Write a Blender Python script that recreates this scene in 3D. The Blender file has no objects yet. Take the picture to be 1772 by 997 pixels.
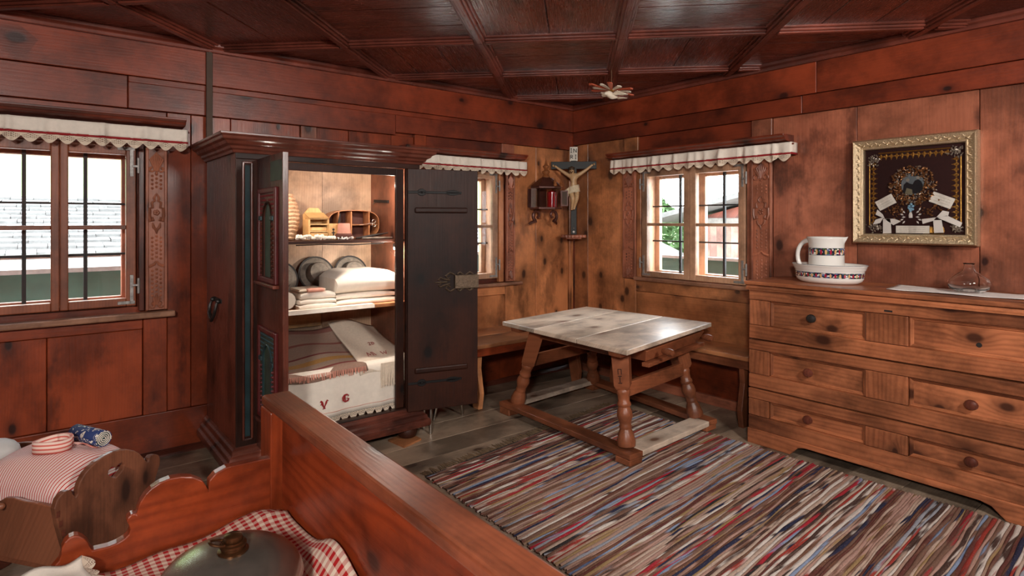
import bpy, bmesh, math, random
from mathutils import Vector, Matrix
R_ = random.Random(7)
PI = math.pi
scene = bpy.context.scene
COL = scene.collection

# ---------------------------------------------------------------- camera
cam_d = bpy.data.cameras.new('camera'); cam = bpy.data.objects.new('camera', cam_d); COL.objects.link(cam)
cam.location = (-4.0414, -4.0991, 1.4)
cam.rotation_euler = (math.radians(90), 0, math.radians(51.2493 - 90))
cam_d.sensor_width = 36; cam_d.lens = 1029.27 * 36 / 1772
cam_d.shift_y = -(498.5 - 382.6) / 1772
cam_d.clip_start = 0.05
scene.camera = cam
# ---------------------------------------------------------------- world: hazy bright sky
world = bpy.data.worlds.new('sky'); scene.world = world; world.use_nodes = True
bg = world.node_tree.nodes['Background']
bg.inputs[0].default_value = (0.86, 0.94, 1.0, 1); bg.inputs[1].default_value = 12.5
# ---------------------------------------------------------------- sun (only softens the outdoor view)
sd = bpy.data.lights.new('sun', 'SUN'); sd.energy = 1.5; sd.angle = math.radians(3); sd.color = (1, .95, .88)
so = bpy.data.objects.new('sun', sd); COL.objects.link(so); so.rotation_euler = (math.radians(48), 0, math.radians(-60))
# ---------------------------------------------------------------- unseen lamps behind the viewer, added as front fill
def area(name, loc, target, size, power, col):
    d = bpy.data.lights.new(name, 'AREA'); d.shape = 'DISK'; d.size = size; d.energy = power; d.color = col
    o = bpy.data.objects.new(name, d); COL.objects.link(o); o.location = loc
    o.rotation_euler = (Vector(target) - Vector(loc)).to_track_quat('-Z', 'Y').to_euler()
    return o
area('fill_lamp', (-5.15, -4.95, 2.15), (-2.0, -1.0, 0.9), 0.35, 72, (1, .94, .88))
area('fill_lamp', (-2.2, -4.95, 2.25), (-.5, -.6, 1.1), 0.5, 50, (1, .94, .88))
def portal(loc, rot, sx, sy):
    d = bpy.data.lights.new('window_portal', 'AREA'); d.shape = 'RECTANGLE'; d.size = sx; d.size_y = sy
    d.cycles.is_portal = True
    o = bpy.data.objects.new('window_portal', d); COL.objects.link(o); o.location = loc; o.rotation_euler = rot
portal((-3.935, .26, 1.37), (PI/2, 0, PI), .8, .98); portal((-1.27, .26, 1.37), (PI/2, 0, PI), .8, .98)
portal((.26, -1.31, 1.37), (PI/2, 0, PI/2), 1.02, .98)
# ---------------------------------------------------------------- exposure
scene.view_settings.view_transform = 'Standard'; scene.view_settings.look = 'None'
scene.view_settings.exposure = 0.4; scene.view_settings.gamma = 1; scene.view_settings.use_curve_mapping = False

# ================================================================ helpers
class B:
    """collects shapes; o() links them as ONE mesh object"""
    def __init__(s, fn=None): s.v = []; s.f = []; s.uv = {}; s.fn = fn
    def add(s, vs, fs, uv=None):
        n = len(s.v)
        for i, p in enumerate(vs):
            p = tuple(p); s.v.append(s.fn(*p) if s.fn else p)
            if uv: s.uv[n + i] = uv[i]
        for f in fs: s.f.append(tuple(i + n for i in f))
        return s
    def box(s, x0, x1, y0, y1, z0, z1):
        return s.add([(x0,y0,z0),(x1,y0,z0),(x1,y1,z0),(x0,y1,z0),(x0,y0,z1),(x1,y0,z1),(x1,y1,z1),(x0,y1,z1)],
              [(0,3,2,1),(4,5,6,7),(0,1,5,4),(1,2,6,5),(2,3,7,6),(3,0,4,7)])
    def bar(s, p, q, w, h, up=(0,0,1)):
        p = Vector(p); q = Vector(q); d = (q-p).normalized(); a = d.cross(Vector(up)).normalized(); b = a.cross(d)
        vs = []
        for c in (p, q):
            for i, j in ((-1,-1),(1,-1),(1,1),(-1,1)): vs.append(c + a*(i*w/2) + b*(j*h/2))
        return s.add(vs, [(0,1,2,3),(7,6,5,4),(0,4,5,1),(1,5,6,2),(2,6,7,3),(3,7,4,0)])
    def prism(s, poly, a, b, axis=1):
        """poly in the two other axes (in order), extruded from a to b along axis"""
        n = len(poly); vs = []
        for c in (a, b):
            for p in poly:
                t = list(p); t.insert(axis, c); vs.append(t)
        return s.add(vs, [tuple(range(n)), tuple(range(2*n-1, n-1, -1))] + [(i, (i+1) % n, n+(i+1) % n, n+i) for i in range(n)])
    def sweep(s, prof, p, q, out, up=(0,0,1)):
        """prof [(o,u)] swept straight from p to q, o along out, u along up"""
        p = Vector(p); q = Vector(q); out = Vector(out); up = Vector(up); n = len(prof)
        vs = [c + out*o + up*u for c in (p, q) for o, u in prof]
        return s.add(vs, [tuple(range(n)), tuple(range(2*n-1, n-1, -1))] + [(i, (i+1) % n, n+(i+1) % n, n+i) for i in range(n)])
    def lathe(s, prof, c=(0,0,0), seg=20, M=None, sx=1, sy=1, cap=True):
        n = len(prof); vs = []; fs = []
        for r, z in prof:
            for k in range(seg):
                t = 2*PI*k/seg; p = Vector((r*math.cos(t)*sx, r*math.sin(t)*sy, z))
                if M: p = M @ p
                vs.append(p + Vector(c))
        for i in range(n-1):
            for k in range(seg):
                fs.append((i*seg+k, i*seg+(k+1) % seg, (i+1)*seg+(k+1) % seg, (i+1)*seg+k))
        if cap: fs += [tuple(range(seg-1, -1, -1)), tuple(range((n-1)*seg, n*seg))]
        return s.add(vs, fs)
    def tube(s, path, r, seg=8, closed=False):
        path = [Vector(p) for p in path]; n = len(path)
        rs = r if isinstance(r, (list, tuple)) else [r]*n
        vs = []; fs = []; pa = None
        for i, p in enumerate(path):
            if closed: d = path[(i+1) % n] - path[i-1]
            else: d = path[min(i+1, n-1)] - path[max(i-1, 0)]
            d.normalize()
            if pa is None:
                pa = d.cross(Vector((0,0,1)) if abs(d.z) < .9 else Vector((1,0,0))).normalized()
            a = (pa - d*pa.dot(d)).normalized(); pa = a; b = d.cross(a)
            for k in range(seg):
                t = 2*PI*k/seg; vs.append(p + (a*math.cos(t) + b*math.sin(t))*rs[i])
        for i in range(n if closed else n-1):
            j = (i+1) % n
            for k in range(seg): fs.append((i*seg+k, i*seg+(k+1) % seg, j*seg+(k+1) % seg, j*seg+k))
        if not closed: fs += [tuple(range(seg-1, -1, -1)), tuple(range((n-1)*seg, n*seg))]
        return s.add(vs, fs)
    def ball(s, c, r, seg=12, rings=8, sc=(1,1,1)):
        prof = [(max(1e-4, math.sin(PI*i/rings))*r, -math.cos(PI*i/rings)*r) for i in range(rings+1)]
        vs = []; fs = []
        for rr, z in prof:
            for k in range(seg):
                t = 2*PI*k/seg; vs.append((c[0]+rr*math.cos(t)*sc[0], c[1]+rr*math.sin(t)*sc[1], c[2]+z*sc[2]))
        for i in range(rings):
            for k in range(seg): fs.append((i*seg+k, i*seg+(k+1) % seg, (i+1)*seg+(k+1) % seg, (i+1)*seg+k))
        return s.add(vs, fs)
    def grid(s, fn, nu, nv, uv=True, us=1, vs_=1):
        vs = []; uvs = []; fs = []
        for j in range(nv+1):
            for i in range(nu+1):
                vs.append(fn(i/nu, j/nv)); uvs.append((i/nu*us, j/nv*vs_))
        w = nu+1
        for j in range(nv):
            for i in range(nu): fs.append((j*w+i, j*w+i+1, (j+1)*w+i+1, (j+1)*w+i))
        return s.add(vs, fs, uvs if uv else None)
    def o(s, name, m, parent=None, bevel=0, smooth=False, solid=0, label=None, sub=0, seg=2, recalc=True, loc=None):
        me = bpy.data.meshes.new(name)
        me.from_pydata([tuple(p) for p in s.v], [], s.f)
        if s.uv:
            lay = me.uv_layers.new(name='UVMap')
            for l in me.loops: lay.data[l.index].uv = s.uv.get(l.vertex_index, (0, 0))
        if recalc and solid == 0:
            bm = bmesh.new(); bm.from_mesh(me); bmesh.ops.recalc_face_normals(bm, faces=bm.faces); bm.to_mesh(me); bm.free()
        ob = bpy.data.objects.new(name, me); COL.objects.link(ob)
        if m: me.materials.append(MAT[m] if isinstance(m, str) else m)
        if parent: put(ob, parent)
        if solid:
            md = ob.modifiers.new('solid', 'SOLIDIFY'); md.thickness = solid; md.offset = 0
        if bevel:
            md = ob.modifiers.new('bevel', 'BEVEL'); md.width = bevel; md.segments = seg; md.limit_method = 'ANGLE'; md.angle_limit = math.radians(40)
        if sub:
            md = ob.modifiers.new('sub', 'SUBSURF'); md.levels = sub; md.render_levels = sub
        if smooth:
            for p in me.polygons: p.use_smooth = True
            if smooth != 'all': me.set_sharp_from_angle(angle=math.radians(42))
        if label: ob['label'] = label
        return ob
WL = {}
def put(ob, parent):
    """child meshes are written in world coordinates"""
    ob.parent = parent
    M = WL.get(parent.name)
    p = parent
    while M is None and p.parent is not None:
        p = p.parent; M = WL.get(p.name)
    if p is parent and M is not None: ob.matrix_parent_inverse = M.inverted()
def thing(name, label, cat, loc=(0,0,0), group=None, rotz=0):
    o = bpy.data.objects.new(name, None); COL.objects.link(o); o.empty_display_size = .05
    o.location = loc; o.rotation_euler = (0, 0, rotz)
    WL[o.name] = Matrix.Translation(loc) @ Matrix.Rotation(rotz, 4, 'Z')
    return tag(o, label, cat, group)
def tag(o, label, cat, group=None):
    o['label'] = label; o['category'] = cat
    if group: o['group'] = group
    return o
def struct(o, label=None, cat=None):
    o['kind'] = 'structure'
    if label: o['label'] = label
    if cat: o['category'] = cat
    return o
def stuff(o): o['kind'] = 'stuff'; return o
def LW(a, n, z): return (a, -n, z)          # on the left wall: along, out of the wall, up
def RW(a, n, z): return (-n, a, z)          # on the right wall

# ================================================================ materials
MAT = {}
class N:
    def __init__(s, name):
        m = bpy.data.materials.new(name); m.use_nodes = True; s.m = m; s.t = m.node_tree
        s.p = s.t.nodes['Principled BSDF']; s.out = s.t.nodes['Material Output']; MAT[name] = m
    def n(s, kind, **kw):
        x = s.t.nodes.new(kind)
        for k, v in kw.items():
            if k.startswith('i_'):
                key = k[2:]; key = int(key) if key.isdigit() else key.replace('_', ' ')
                s.set(x.inputs[key], v)
            else: setattr(x, k, v)
        return x
    def set(s, sock, v):
        if isinstance(v, bpy.types.NodeSocket): s.t.links.new(v, sock)
        elif v is not None: sock.default_value = v
    def m_(s, op, a, b=None, c=None, clamp=False):
        x = s.n('ShaderNodeMath', operation=op, use_clamp=clamp)
        s.set(x.inputs[0], a)
        if b is not None: s.set(x.inputs[1], b)
        if c is not None: s.set(x.inputs[2], c)
        return x.outputs[0]
    def mix(s, f, a, b, blend='MIX'):
        x = s.n('ShaderNodeMix', data_type='RGBA', blend_type=blend)
        s.set(x.inputs[0], f)
        for i, v in ((6, a), (7, b)):
            if isinstance(v, tuple) and len(v) == 3: v = v + (1,)
            s.set(x.inputs[i], v)
        return x.outputs[2]
    def mr(s, v, a, b, c=0, d=1, smooth=True):
        x = s.n('ShaderNodeMapRange', interpolation_type='SMOOTHSTEP' if smooth else 'LINEAR')
        s.set(x.inputs[0], v)
        for i, w in ((1, a), (2, b), (3, c), (4, d)): s.set(x.inputs[i], w)
        return x.outputs[0]
    def comb(s, x, y, z=0.0):
        c = s.n('ShaderNodeCombineXYZ'); s.set(c.inputs[0], x); s.set(c.inputs[1], y); s.set(c.inputs[2], z); return c.outputs[0]
    def noise(s, vec, scale=1, detail=3, rough=.5, dist=0):
        x = s.n('ShaderNodeTexNoise'); s.set(x.inputs['Vector'], vec)
        for k, v in (('Scale', scale), ('Detail', detail), ('Roughness', rough), ('Distortion', dist)): x.inputs[k].default_value = v
        return x.outputs[0]
    def bump(s, h, strength=.3, dist=.005):
        b = s.n('ShaderNodeBump'); b.inputs['Strength'].default_value = strength; b.inputs['Distance'].default_value = dist
        s.set(b.inputs['Height'], h); s.set(s.p.inputs['Normal'], b.outputs[0])
    def base(s, c, rough=.5, metal=0, spec=None, coat=0):
        if isinstance(c, tuple) and len(c) == 3: c = c + (1,)
        s.set(s.p.inputs['Base Color'], c); s.set(s.p.inputs['Roughness'], rough); s.p.inputs['Metallic'].default_value = metal
        if spec is not None: s.p.inputs['Specular IOR Level'].default_value = spec
        if coat: s.p.inputs['Coat Weight'].default_value = coat; s.p.inputs['Coat Roughness'].default_value = .15
def srgb(r, g, b):
    return tuple((c/255/12.92 if c/255 <= .04045 else ((c/255+.055)/1.055)**2.4) for c in (r, g, b))

def wood(name, axis, dark, light, stain=(20,8,6), rough=.4, knots=.5, stainamt=.5, freq=62, ring=.30, spec=.5, wear=0, wearcol=(200,170,140)):
    k = N(name); dark = srgb(*dark); light = srgb(*light); stain = srgb(*stain)
    tc = k.n('ShaderNodeTexCoord'); sp = k.n('ShaderNodeSeparateXYZ'); k.set(sp.inputs[0], tc.outputs['Object'])
    rnd = k.n('ShaderNodeObjectInfo').outputs['Random']
    ax = 'XYZ'.index(axis); o1, o2 = [i for i in range(3) if i != ax]
    u = k.m_('ADD', sp.outputs[ax], k.m_('MULTIPLY', rnd, 23.0))
    v = k.m_('ADD', k.m_('ADD', sp.outputs[o1], k.m_('MULTIPLY', sp.outputs[o2], .83)), k.m_('MULTIPLY', rnd, 11.3))
    # knots
    vo = k.n('ShaderNodeTexVoronoi', voronoi_dimensions='2D', feature='F1')
    k.set(vo.inputs['Vector'], k.comb(k.m_('MULTIPLY', u, 2.3), k.m_('MULTIPLY', v, 4.2))); vo.inputs['Scale'].default_value = 1
    vs = k.n('ShaderNodeSeparateColor'); k.set(vs.inputs[0], vo.outputs['Color'])
    has = k.m_('GREATER_THAN', vs.outputs[0], 1 - knots)
    d = k.m_('DIVIDE', vo.outputs['Distance'], k.mr(vs.outputs[1], 0, 1, .5, 1.3, False))
    near = k.m_('MULTIPLY', k.mr(d, .30, .02), has)
    core = k.m_('MULTIPLY', k.mr(d, .105, .05), has)
    # rings and fibre
    low = k.noise(k.comb(k.m_('MULTIPLY', u, .55), k.m_('MULTIPLY', v, 3.2)), 1, 2)
    ph = k.m_('ADD', k.m_('MULTIPLY', v, freq*6.283), k.m_('ADD', k.m_('MULTIPLY', low, 60.0), k.m_('MULTIPLY', near, 9.0)))
    wav = k.m_('ADD', k.m_('MULTIPLY', k.m_('SINE', ph), .5), .5)
    wav = k.m_('POWER', wav, 1.8)
    fib = k.noise(k.comb(k.m_('MULTIPLY', u, 4.0), k.m_('MULTIPLY', v, 150.0)), 1, 3, .65)
    big = k.noise(k.comb(k.m_('MULTIPLY', u, 1.1), k.m_('MULTIPLY', v, 2.6), rnd), 1, 4, .6)
    fac = k.m_('ADD', k.m_('MULTIPLY', wav, ring*.55), k.m_('ADD', k.m_('MULTIPLY', fib, .45), k.m_('MULTIPLY', k.m_('SUBTRACT', big, .5), 1.7)), clamp=True)
    fac = k.m_('SUBTRACT', 1.0, fac)
    c = k.mix(fac, dark, light)
    st = k.noise(k.comb(k.m_('MULTIPLY', u, 2.2), k.m_('MULTIPLY', v, 5.0), k.m_('MULTIPLY', rnd, 7.0)), 1, 5, .62)
    c = k.mix(k.m_('MULTIPLY', k.mr(st, .52, .68), stainamt), c, stain)
    gr_ = k.noise(k.comb(k.m_('MULTIPLY', u, 1.7), k.m_('MULTIPLY', v, 1.9), k.m_('MULTIPLY', rnd, 3.0)), 1, 6, .7)
    tone = k.m_('MULTIPLY', k.mr(rnd, 0, 1, .84, 1.12, False), k.mr(gr_, .36, .62, .52, 1.18))
    c = k.mix(1.0, c, k.comb(tone, tone, tone), 'MULTIPLY')
    if wear:
        wn = k.noise(k.comb(k.m_('MULTIPLY', u, 6.0), k.m_('MULTIPLY', v, 16.0)), 1, 6, .7)
        c = k.mix(k.m_('MULTIPLY', k.mr(wn, .60, .70), wear), c, srgb(*wearcol))
    c = k.mix(k.m_('MULTIPLY', near, .55), c, stain)
    c = k.mix(k.m_('MULTIPLY', core, .85), c, stain)
    k.base(c, k.m_('ADD', rough, k.m_('MULTIPLY', k.m_('SUBTRACT', fib, .5), .25)), spec=spec)
    k.bump(k.m_('ADD', k.m_('ADD', k.m_('MULTIPLY', fib, .6), k.m_('MULTIPLY', big, 3.0)), k.m_('ADD', k.m_('MULTIPLY', wav, .10), k.m_('MULTIPLY', core, -.6))), .22, .003)
def wood3(name, *a, **k):
    for x in 'XYZ': wood(name + x, x, *a, **k)
wood3('wall', (84,30,14), (152,66,34), stain=(30,13,11), rough=.34, knots=.38, stainamt=.6, ring=.14)
wood3('wallr', (94,46,32), (172,104,78), stain=(40,22,20), rough=.31, knots=.42, stainamt=.6, ring=.14)
wood3('corner', (130,72,40), (206,134,86), stain=(54,30,20), rough=.33, knots=.75, stainamt=.5, ring=.14)
wood3('frieze', (90,33,17), (138,58,32), stain=(42,16,12), rough=.37, knots=.30, stainamt=.35, ring=.14)
wood3('second', (82,29,15), (130,54,29), stain=(30,12,10), rough=.38, knots=.4, stainamt=.5, ring=.14)
wood3('ceil', (62,28,21), (122,62,48), stain=(26,14,13), rough=.27, knots=.42, stainamt=.5, spec=1.0)
wood3('batten', (76,34,26), (126,64,50), stain=(40,16,12), rough=.3, knots=.1, stainamt=.3)
wood3('frame', (92,46,28), (150,84,54), stain=(50,24,18), rough=.42, knots=.2, stainamt=.35)
wood3('framer', (140,98,74), (196,152,120), stain=(84,54,40), rough=.42, knots=.15, stainamt=.35)
wood3('carve', (122,64,44), (180,112,84), stain=(56,28,20), rough=.42, knots=.15, stainamt=.35)
wood3('sill', (118,74,54), (178,130,102), stain=(70,40,28), rough=.33, knots=.15, stainamt=.4)
wood3('floor', (106,90,76), (172,150,128), stain=(58,44,36), rough=.34, knots=.35, stainamt=.55)
wood3('robe', (54,26,19), (118,62,47), stain=(20,14,14), rough=.30, knots=.25, stainamt=.6, wear=.3, wearcol=(156,120,100))
wood3('robedark', (32,14,8), (60,28,15), stain=(13,8,7), rough=.5, spec=.3, knots=.2, stainamt=.5)
wood3('robein', (96,52,36), (150,92,66), stain=(50,24,18), rough=.5, knots=.2, stainamt=.35)
wood3('ply', (178,140,108), (214,178,146), stain=(120,84,60), rough=.5, knots=.05, stainamt=.3)
wood3('dresser', (108,56,34), (184,114,76), stain=(52,26,17), rough=.34, knots=.5, stainamt=.45, ring=.48, freq=46)
wood3('table', (100,52,32), (158,94,62), stain=(46,23,16), rough=.38, knots=.15, stainamt=.4)
wood3('ttop', (180,156,132), (228,210,190), stain=(110,78,58), rough=.35, knots=.5, stainamt=.45)
wood3('bench', (150,88,52), (204,140,94), stain=(86,44,26), rough=.34, knots=.35, stainamt=.4)
wood3('bed', (98,33,14), (156,66,32), stain=(46,16,10), rough=.32, knots=.45, stainamt=.35, freq=30, ring=.6)
wood3('bedcap', (92,42,26), (142,78,52), stain=(46,22,17), rough=.36, knots=.15, stainamt=.55)
wood3('cradle', (92,50,34), (142,88,62), stain=(46,26,20), rough=.40, knots=.3, stainamt=.5)
wood3('pale', (190,140,80), (230,188,128), stain=(150,100,60), rough=.5, knots=.1, stainamt=.2)
wood3('barn', (104,72,62), (140,104,92), stain=(110,80,74), rough=.8, knots=.1, stainamt=.4)

def plain(name, rgb, rough=.5, metal=0, spec=None, var=.12, sc=18, bump=0, coat=0, bsc=60):
    k = N(name); c = srgb(*rgb)
    tc = k.n('ShaderNodeTexCoord')
    n = k.noise(tc.outputs['Object'], sc, 4, .6)
    f = k.mr(n, .3, .7, 1-var, 1+var, False)
    k.base(k.mix(1.0, c, k.comb(f, f, f), 'MULTIPLY'), rough, metal, spec, coat)
    if bump: k.bump(k.noise(tc.outputs['Object'], bsc, 4, .6), bump, .004)
    return k
plain('iron', (66,62,60), .45, .7, bump=.2); plain('steel', (190,184,174), .3, 1, var=.05)
plain('blackiron', (30,28,28), .55, .4, bump=.2); plain('hinge', (150,146,142), .5, .6, var=.35, sc=40, bump=.3)
plain('brown_metal', (76,58,46), .6, .3); plain('brass', (98,66,42), .35, .85, var=.2)
plain('tin', (146,140,130), .27, .8, var=.3, sc=9, bump=.08, bsc=30)
plain('robeteal', (38,62,66), .45, var=.3, sc=12); plain('robegreen', (54,70,58), .5, var=.5, sc=16)
plain('robered', (96,30,30), .45, var=.3, sc=14); plain('lockmetal', (108,92,76), .4, .75, var=.4, sc=90, bump=.5, bsc=140)
plain('linen', (236,226,212), .85, var=.05, sc=40, bump=.2, bsc=220); plain('white_cloth', (238,232,226), .85, var=.05, bump=.15, bsc=160)
plain('redtrim', (150,24,30), .8, var=.15, bump=.3, bsc=200); plain('pinkcloth', (214,150,130), .85, var=.15)
plain('ceramic', (238,236,230), .12, spec=.6, var=.02); plain('greyline', (92,96,104), .2, var=.05)
plain('hatblack', (28,24,22), .6, var=.3); plain('hatgrey', (128,118,106), .7, var=.4, sc=30); plain('hatpink', (196,140,122), .8)
plain('hatbrown', (84,44,34), .7); plain('wicker', (214,176,140), .7, var=.3, sc=60, bump=.6, bsc=120)
plain('gold', (196,148,74), .32, .9, var=.3, sc=120, bump=.7, bsc=170); plain('giltpale', (206,184,150), .34, .75, var=.25, sc=150, bump=.9, bsc=190)
plain('velvet', (44,14,12), .95, var=.2, sc=60); plain('paper', (226,220,208), .8, var=.1, sc=50); plain('ribbon', (228,222,214), .6, var=.06)
plain('leafgold', (150,104,66), .35, .7, var=.4, sc=90); plain('leafsilver', (176,164,150), .35, .7, var=.3, sc=90); plain('blueflower', (130,172,196), .7)
plain('photo_grey', (108,116,120), .4, var=.2); plain('photo_dark', (26,28,32), .4); plain('photo_face', (150,140,128), .4); plain('photo_skirt', (120,114,92), .4)
plain('flesh', (196,160,118), .4, var=.2, sc=60); plain('hair', (70,50,32), .6); plain('loin', (222,206,176), .5, var=.15, sc=60)
plain('crossblack', (20,22,20), .55, var=.3); plain('signwhite', (216,210,196), .6, var=.12); plain('ink', (38,34,32), .7)
plain('lantern', (86,48,38), .35, .25, var=.3); plain('lanternwood', (140,84,46), .4); plain('redglass', (150,8,14), .15, spec=.6)
plain('dove', (226,216,196), .6, var=.1); plain('dovered', (186,84,52), .5); plain('string', (150,120,90), .8)
plain('fringe', (112,90,66), .95, var=.3, sc=90); plain('lacecol', (226,210,190), .85, var=.08, sc=80, bump=.5, bsc=300)
plain('rope', (60,60,66), .5); plain('cord', (196,196,196), .4); plain('green', (34,62,50), .6, var=.25, sc=6); plain('stone', (150,148,140), .8)
plain('grass', (94,110,70), .95, var=.2, sc=1.2); plain('leaf', (72,98,58), .9, var=.4, sc=3); plain('bark', (90,74,60), .9)
plain('shingle', (84,83,81), .85, var=.25, sc=7, bump=.5, bsc=40); plain('roofwood', (112,108,102), .8, var=.2); plain('plaster', (204,200,190), .9); plain('bounce_gravel', (226,222,214), .95, var=.15, sc=3)  # last one: made very pale so the added terraces reflect daylight indoors
plain('cushion', (206,204,200), .9, var=.08); plain('greyblue', (128,136,146), .8)
def emis(name, rgb, st):
    k = N(name); k.p.inputs['Emission Color'].default_value = srgb(*rgb)+(1,); k.p.inputs['Emission Strength'].default_value = st
emis('bulb', (255,236,214), 90)
def glass(name, tint=(1,1,1), gl=.08):
    k = N(name); t = k.t
    tr = k.n('ShaderNodeBsdfTransparent'); tr.inputs[0].default_value = tint + (1,)
    g = k.n('ShaderNodeBsdfGlossy'); g.inputs['Roughness'].default_value = .02
    fr = k.n('ShaderNodeFresnel'); fr.inputs[0].default_value = 1.45
    mx = k.n('ShaderNodeMixShader'); k.set(mx.inputs[0], k.m_('MULTIPLY', fr.outputs[0], gl*10)); k.set(mx.inputs[1], tr.outputs[0]); k.set(mx.inputs[2], g.outputs[0])
    t.links.new(mx.outputs[0], k.out.inputs[0])
glass('pane'); glass('vitrine', (1,1,1), .06)
k = N('blownglass'); k.base((1,1,1), .02); k.p.inputs['Transmission Weight'].default_value = 1; k.p.inputs['IOR'].default_value = 1.45
def uvnode(k):
    u = k.n('ShaderNodeUVMap', uv_map='UVMap'); s = k.n('ShaderNodeSeparateXYZ'); k.set(s.inputs[0], u.outputs[0]); return s.outputs[0], s.outputs[1]
# lace: u counts scallops, v runs from the edge (0) to the band (1); little holes
k = N('lace'); u, v = uvnode(k)
a = k.m_('ABSOLUTE', k.m_('SUBTRACT', k.m_('FRACT', u), .5)); a = k.m_('MULTIPLY', a, 2)
def line(off, sl, th): return k.m_('LESS_THAN', k.m_('ABSOLUTE', k.m_('SUBTRACT', v, k.m_('SUBTRACT', off, k.m_('MULTIPLY', a, sl)))), th)
dots = k.m_('LESS_THAN', k.m_('FRACT', k.m_('MULTIPLY', a, 5.0)), .58)
hole = k.m_('MULTIPLY', k.m_('MAXIMUM', k.m_('MAXIMUM', line(.98, .62, .05), line(.76, .6, .04)), line(.54, .5, .035)), dots)
hole = k.m_('MULTIPLY', hole, k.m_('LESS_THAN', a, .86))
k.base(srgb(224,206,184), .85); tr = k.n('ShaderNodeBsdfTransparent'); mx = k.n('ShaderNodeMixShader')
k.set(mx.inputs[0], hole); k.t.links.new(k.p.outputs[0], mx.inputs[1]); k.t.links.new(tr.outputs[0], mx.inputs[2]); k.t.links.new(mx.outputs[0], k.out.inputs[0])
# gingham
k = N('gingham'); u, v = uvnode(k)
su = k.m_('LESS_THAN', k.m_('FRACT', u), .5); sv = k.m_('LESS_THAN', k.m_('FRACT', v), .5)
c = k.mix(k.m_('MULTIPLY', k.m_('ADD', su, sv), .5), srgb(232,216,196), srgb(178,14,20))
nz = k.noise(k.comb(k.m_('MULTIPLY', u, 9), k.m_('MULTIPLY', v, 9)), 1, 3)
k.base(k.mix(k.m_('MULTIPLY', nz, .14), c, srgb(150,40,40)), .85)
# ticking stripe for pillow
k = N('ticking'); u, v = uvnode(k)
f = k.m_('FRACT', u); s1 = k.m_('LESS_THAN', f, .34); s2 = k.m_('LESS_THAN', k.m_('ABSOLUTE', k.m_('SUBTRACT', f, .66)), .06)
k.base(k.mix(k.m_('MAXIMUM', s1, k.m_('MULTIPLY', s2, .6)), srgb(236,220,212), srgb(186,58,52)), .85)
k = N('bandstripe'); u, v = uvnode(k)
f = k.m_('FRACT', v); k.base(k.mix(k.m_('LESS_THAN', f, .4), srgb(236,206,192), srgb(206,96,84)), .8)
# blue ribbon with cream scrolls
k = N('bluescroll'); u, v = uvnode(k)
nz = k.noise(k.comb(u, v), 2.2, 1.5, .5, 1.6); w = k.m_('ABSOLUTE', k.m_('SUBTRACT', k.m_('FRACT', k.m_('MULTIPLY', nz, 4.2)), .5))
k.base(k.mix(k.m_('LESS_THAN', w, .1), srgb(34,52,104), srgb(222,214,198)), .8)
# flower band on the china (u round, v up)
k = N('chinaband'); u, v = uvnode(k)
vo = k.n('ShaderNodeTexVoronoi', voronoi_dimensions='2D'); k.set(vo.inputs['Vector'], k.comb(k.m_('MULTIPLY', u, 1.0), k.m_('MULTIPLY', v, 2.4))); vo.inputs['Scale'].default_value = 2.2
sc_ = k.n('ShaderNodeSeparateColor'); k.set(sc_.inputs[0], vo.outputs['Color'])
cr = k.n('ShaderNodeValToRGB'); cr.color_ramp.interpolation = 'CONSTANT'
for i, (p, c) in enumerate(((0, (30,34,56)), (.22, (232,228,220)), (.36, (64,92,60)), (.52, (36,44,80)), (.66, (92,110,150)), (.8, (220,214,204)), (.9,(40,48,40)))):
    e = cr.color_ramp.elements[i] if i < 2 else cr.color_ramp.elements.new(p); e.position = p; e.color = srgb(*c)+(1,)
k.set(cr.inputs[0], sc_.outputs[0])
fu = k.m_('FRACT', u); du = k.m_('MULTIPLY', k.m_('SUBTRACT', fu, .5), 1.6); dv = k.m_('MULTIPLY', k.m_('SUBTRACT', v, .45), 1.0)
rr = k.m_('SQRT', k.m_('ADD', k.m_('MULTIPLY', du, du), k.m_('MULTIPLY', dv, dv)))
alt = k.m_('LESS_THAN', k.m_('FRACT', k.m_('MULTIPLY', u, .5)), .5)
c = k.mix(k.m_('LESS_THAN', rr, .36), cr.outputs[0], k.mix(alt, srgb(216,170,116), srgb(166,36,62)))
c = k.mix(k.m_('GREATER_THAN', k.m_('ABSOLUTE', k.m_('SUBTRACT', v, .5)), .46), c, srgb(60,66,76))
k.base(c, .15, spec=.6)
# woven blanket: bands across v
k = N('blanket'); u, v = uvnode(k)
cr = k.n('ShaderNodeValToRGB'); cr.color_ramp.interpolation = 'CONSTANT'
els = ((0, (150,120,104)), (.10, (120,40,40)), (.13, (176,150,130)), (.22, (190,140,70)), (.30, (176,150,130)), (.38, (120,36,38)), (.41, (160,134,118)), (.62, (136,70,60)), (.66, (164,138,122)), (.9, (140,90,80)))
for i, (p, c) in enumerate(els):
    e = cr.color_ramp.elements[i] if i < 2 else cr.color_ramp.elements.new(p); e.position = p; e.color = srgb(*c)+(1,)
k.set(cr.inputs[0], k.m_('FRACT', v)); nz = k.noise(k.comb(k.m_('MULTIPLY', u, 60), k.m_('MULTIPLY', v, 60)), 1, 2)
k.base(k.mix(k.m_('MULTIPLY', nz, .5), cr.outputs[0], srgb(96,70,60)), .95)
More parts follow.
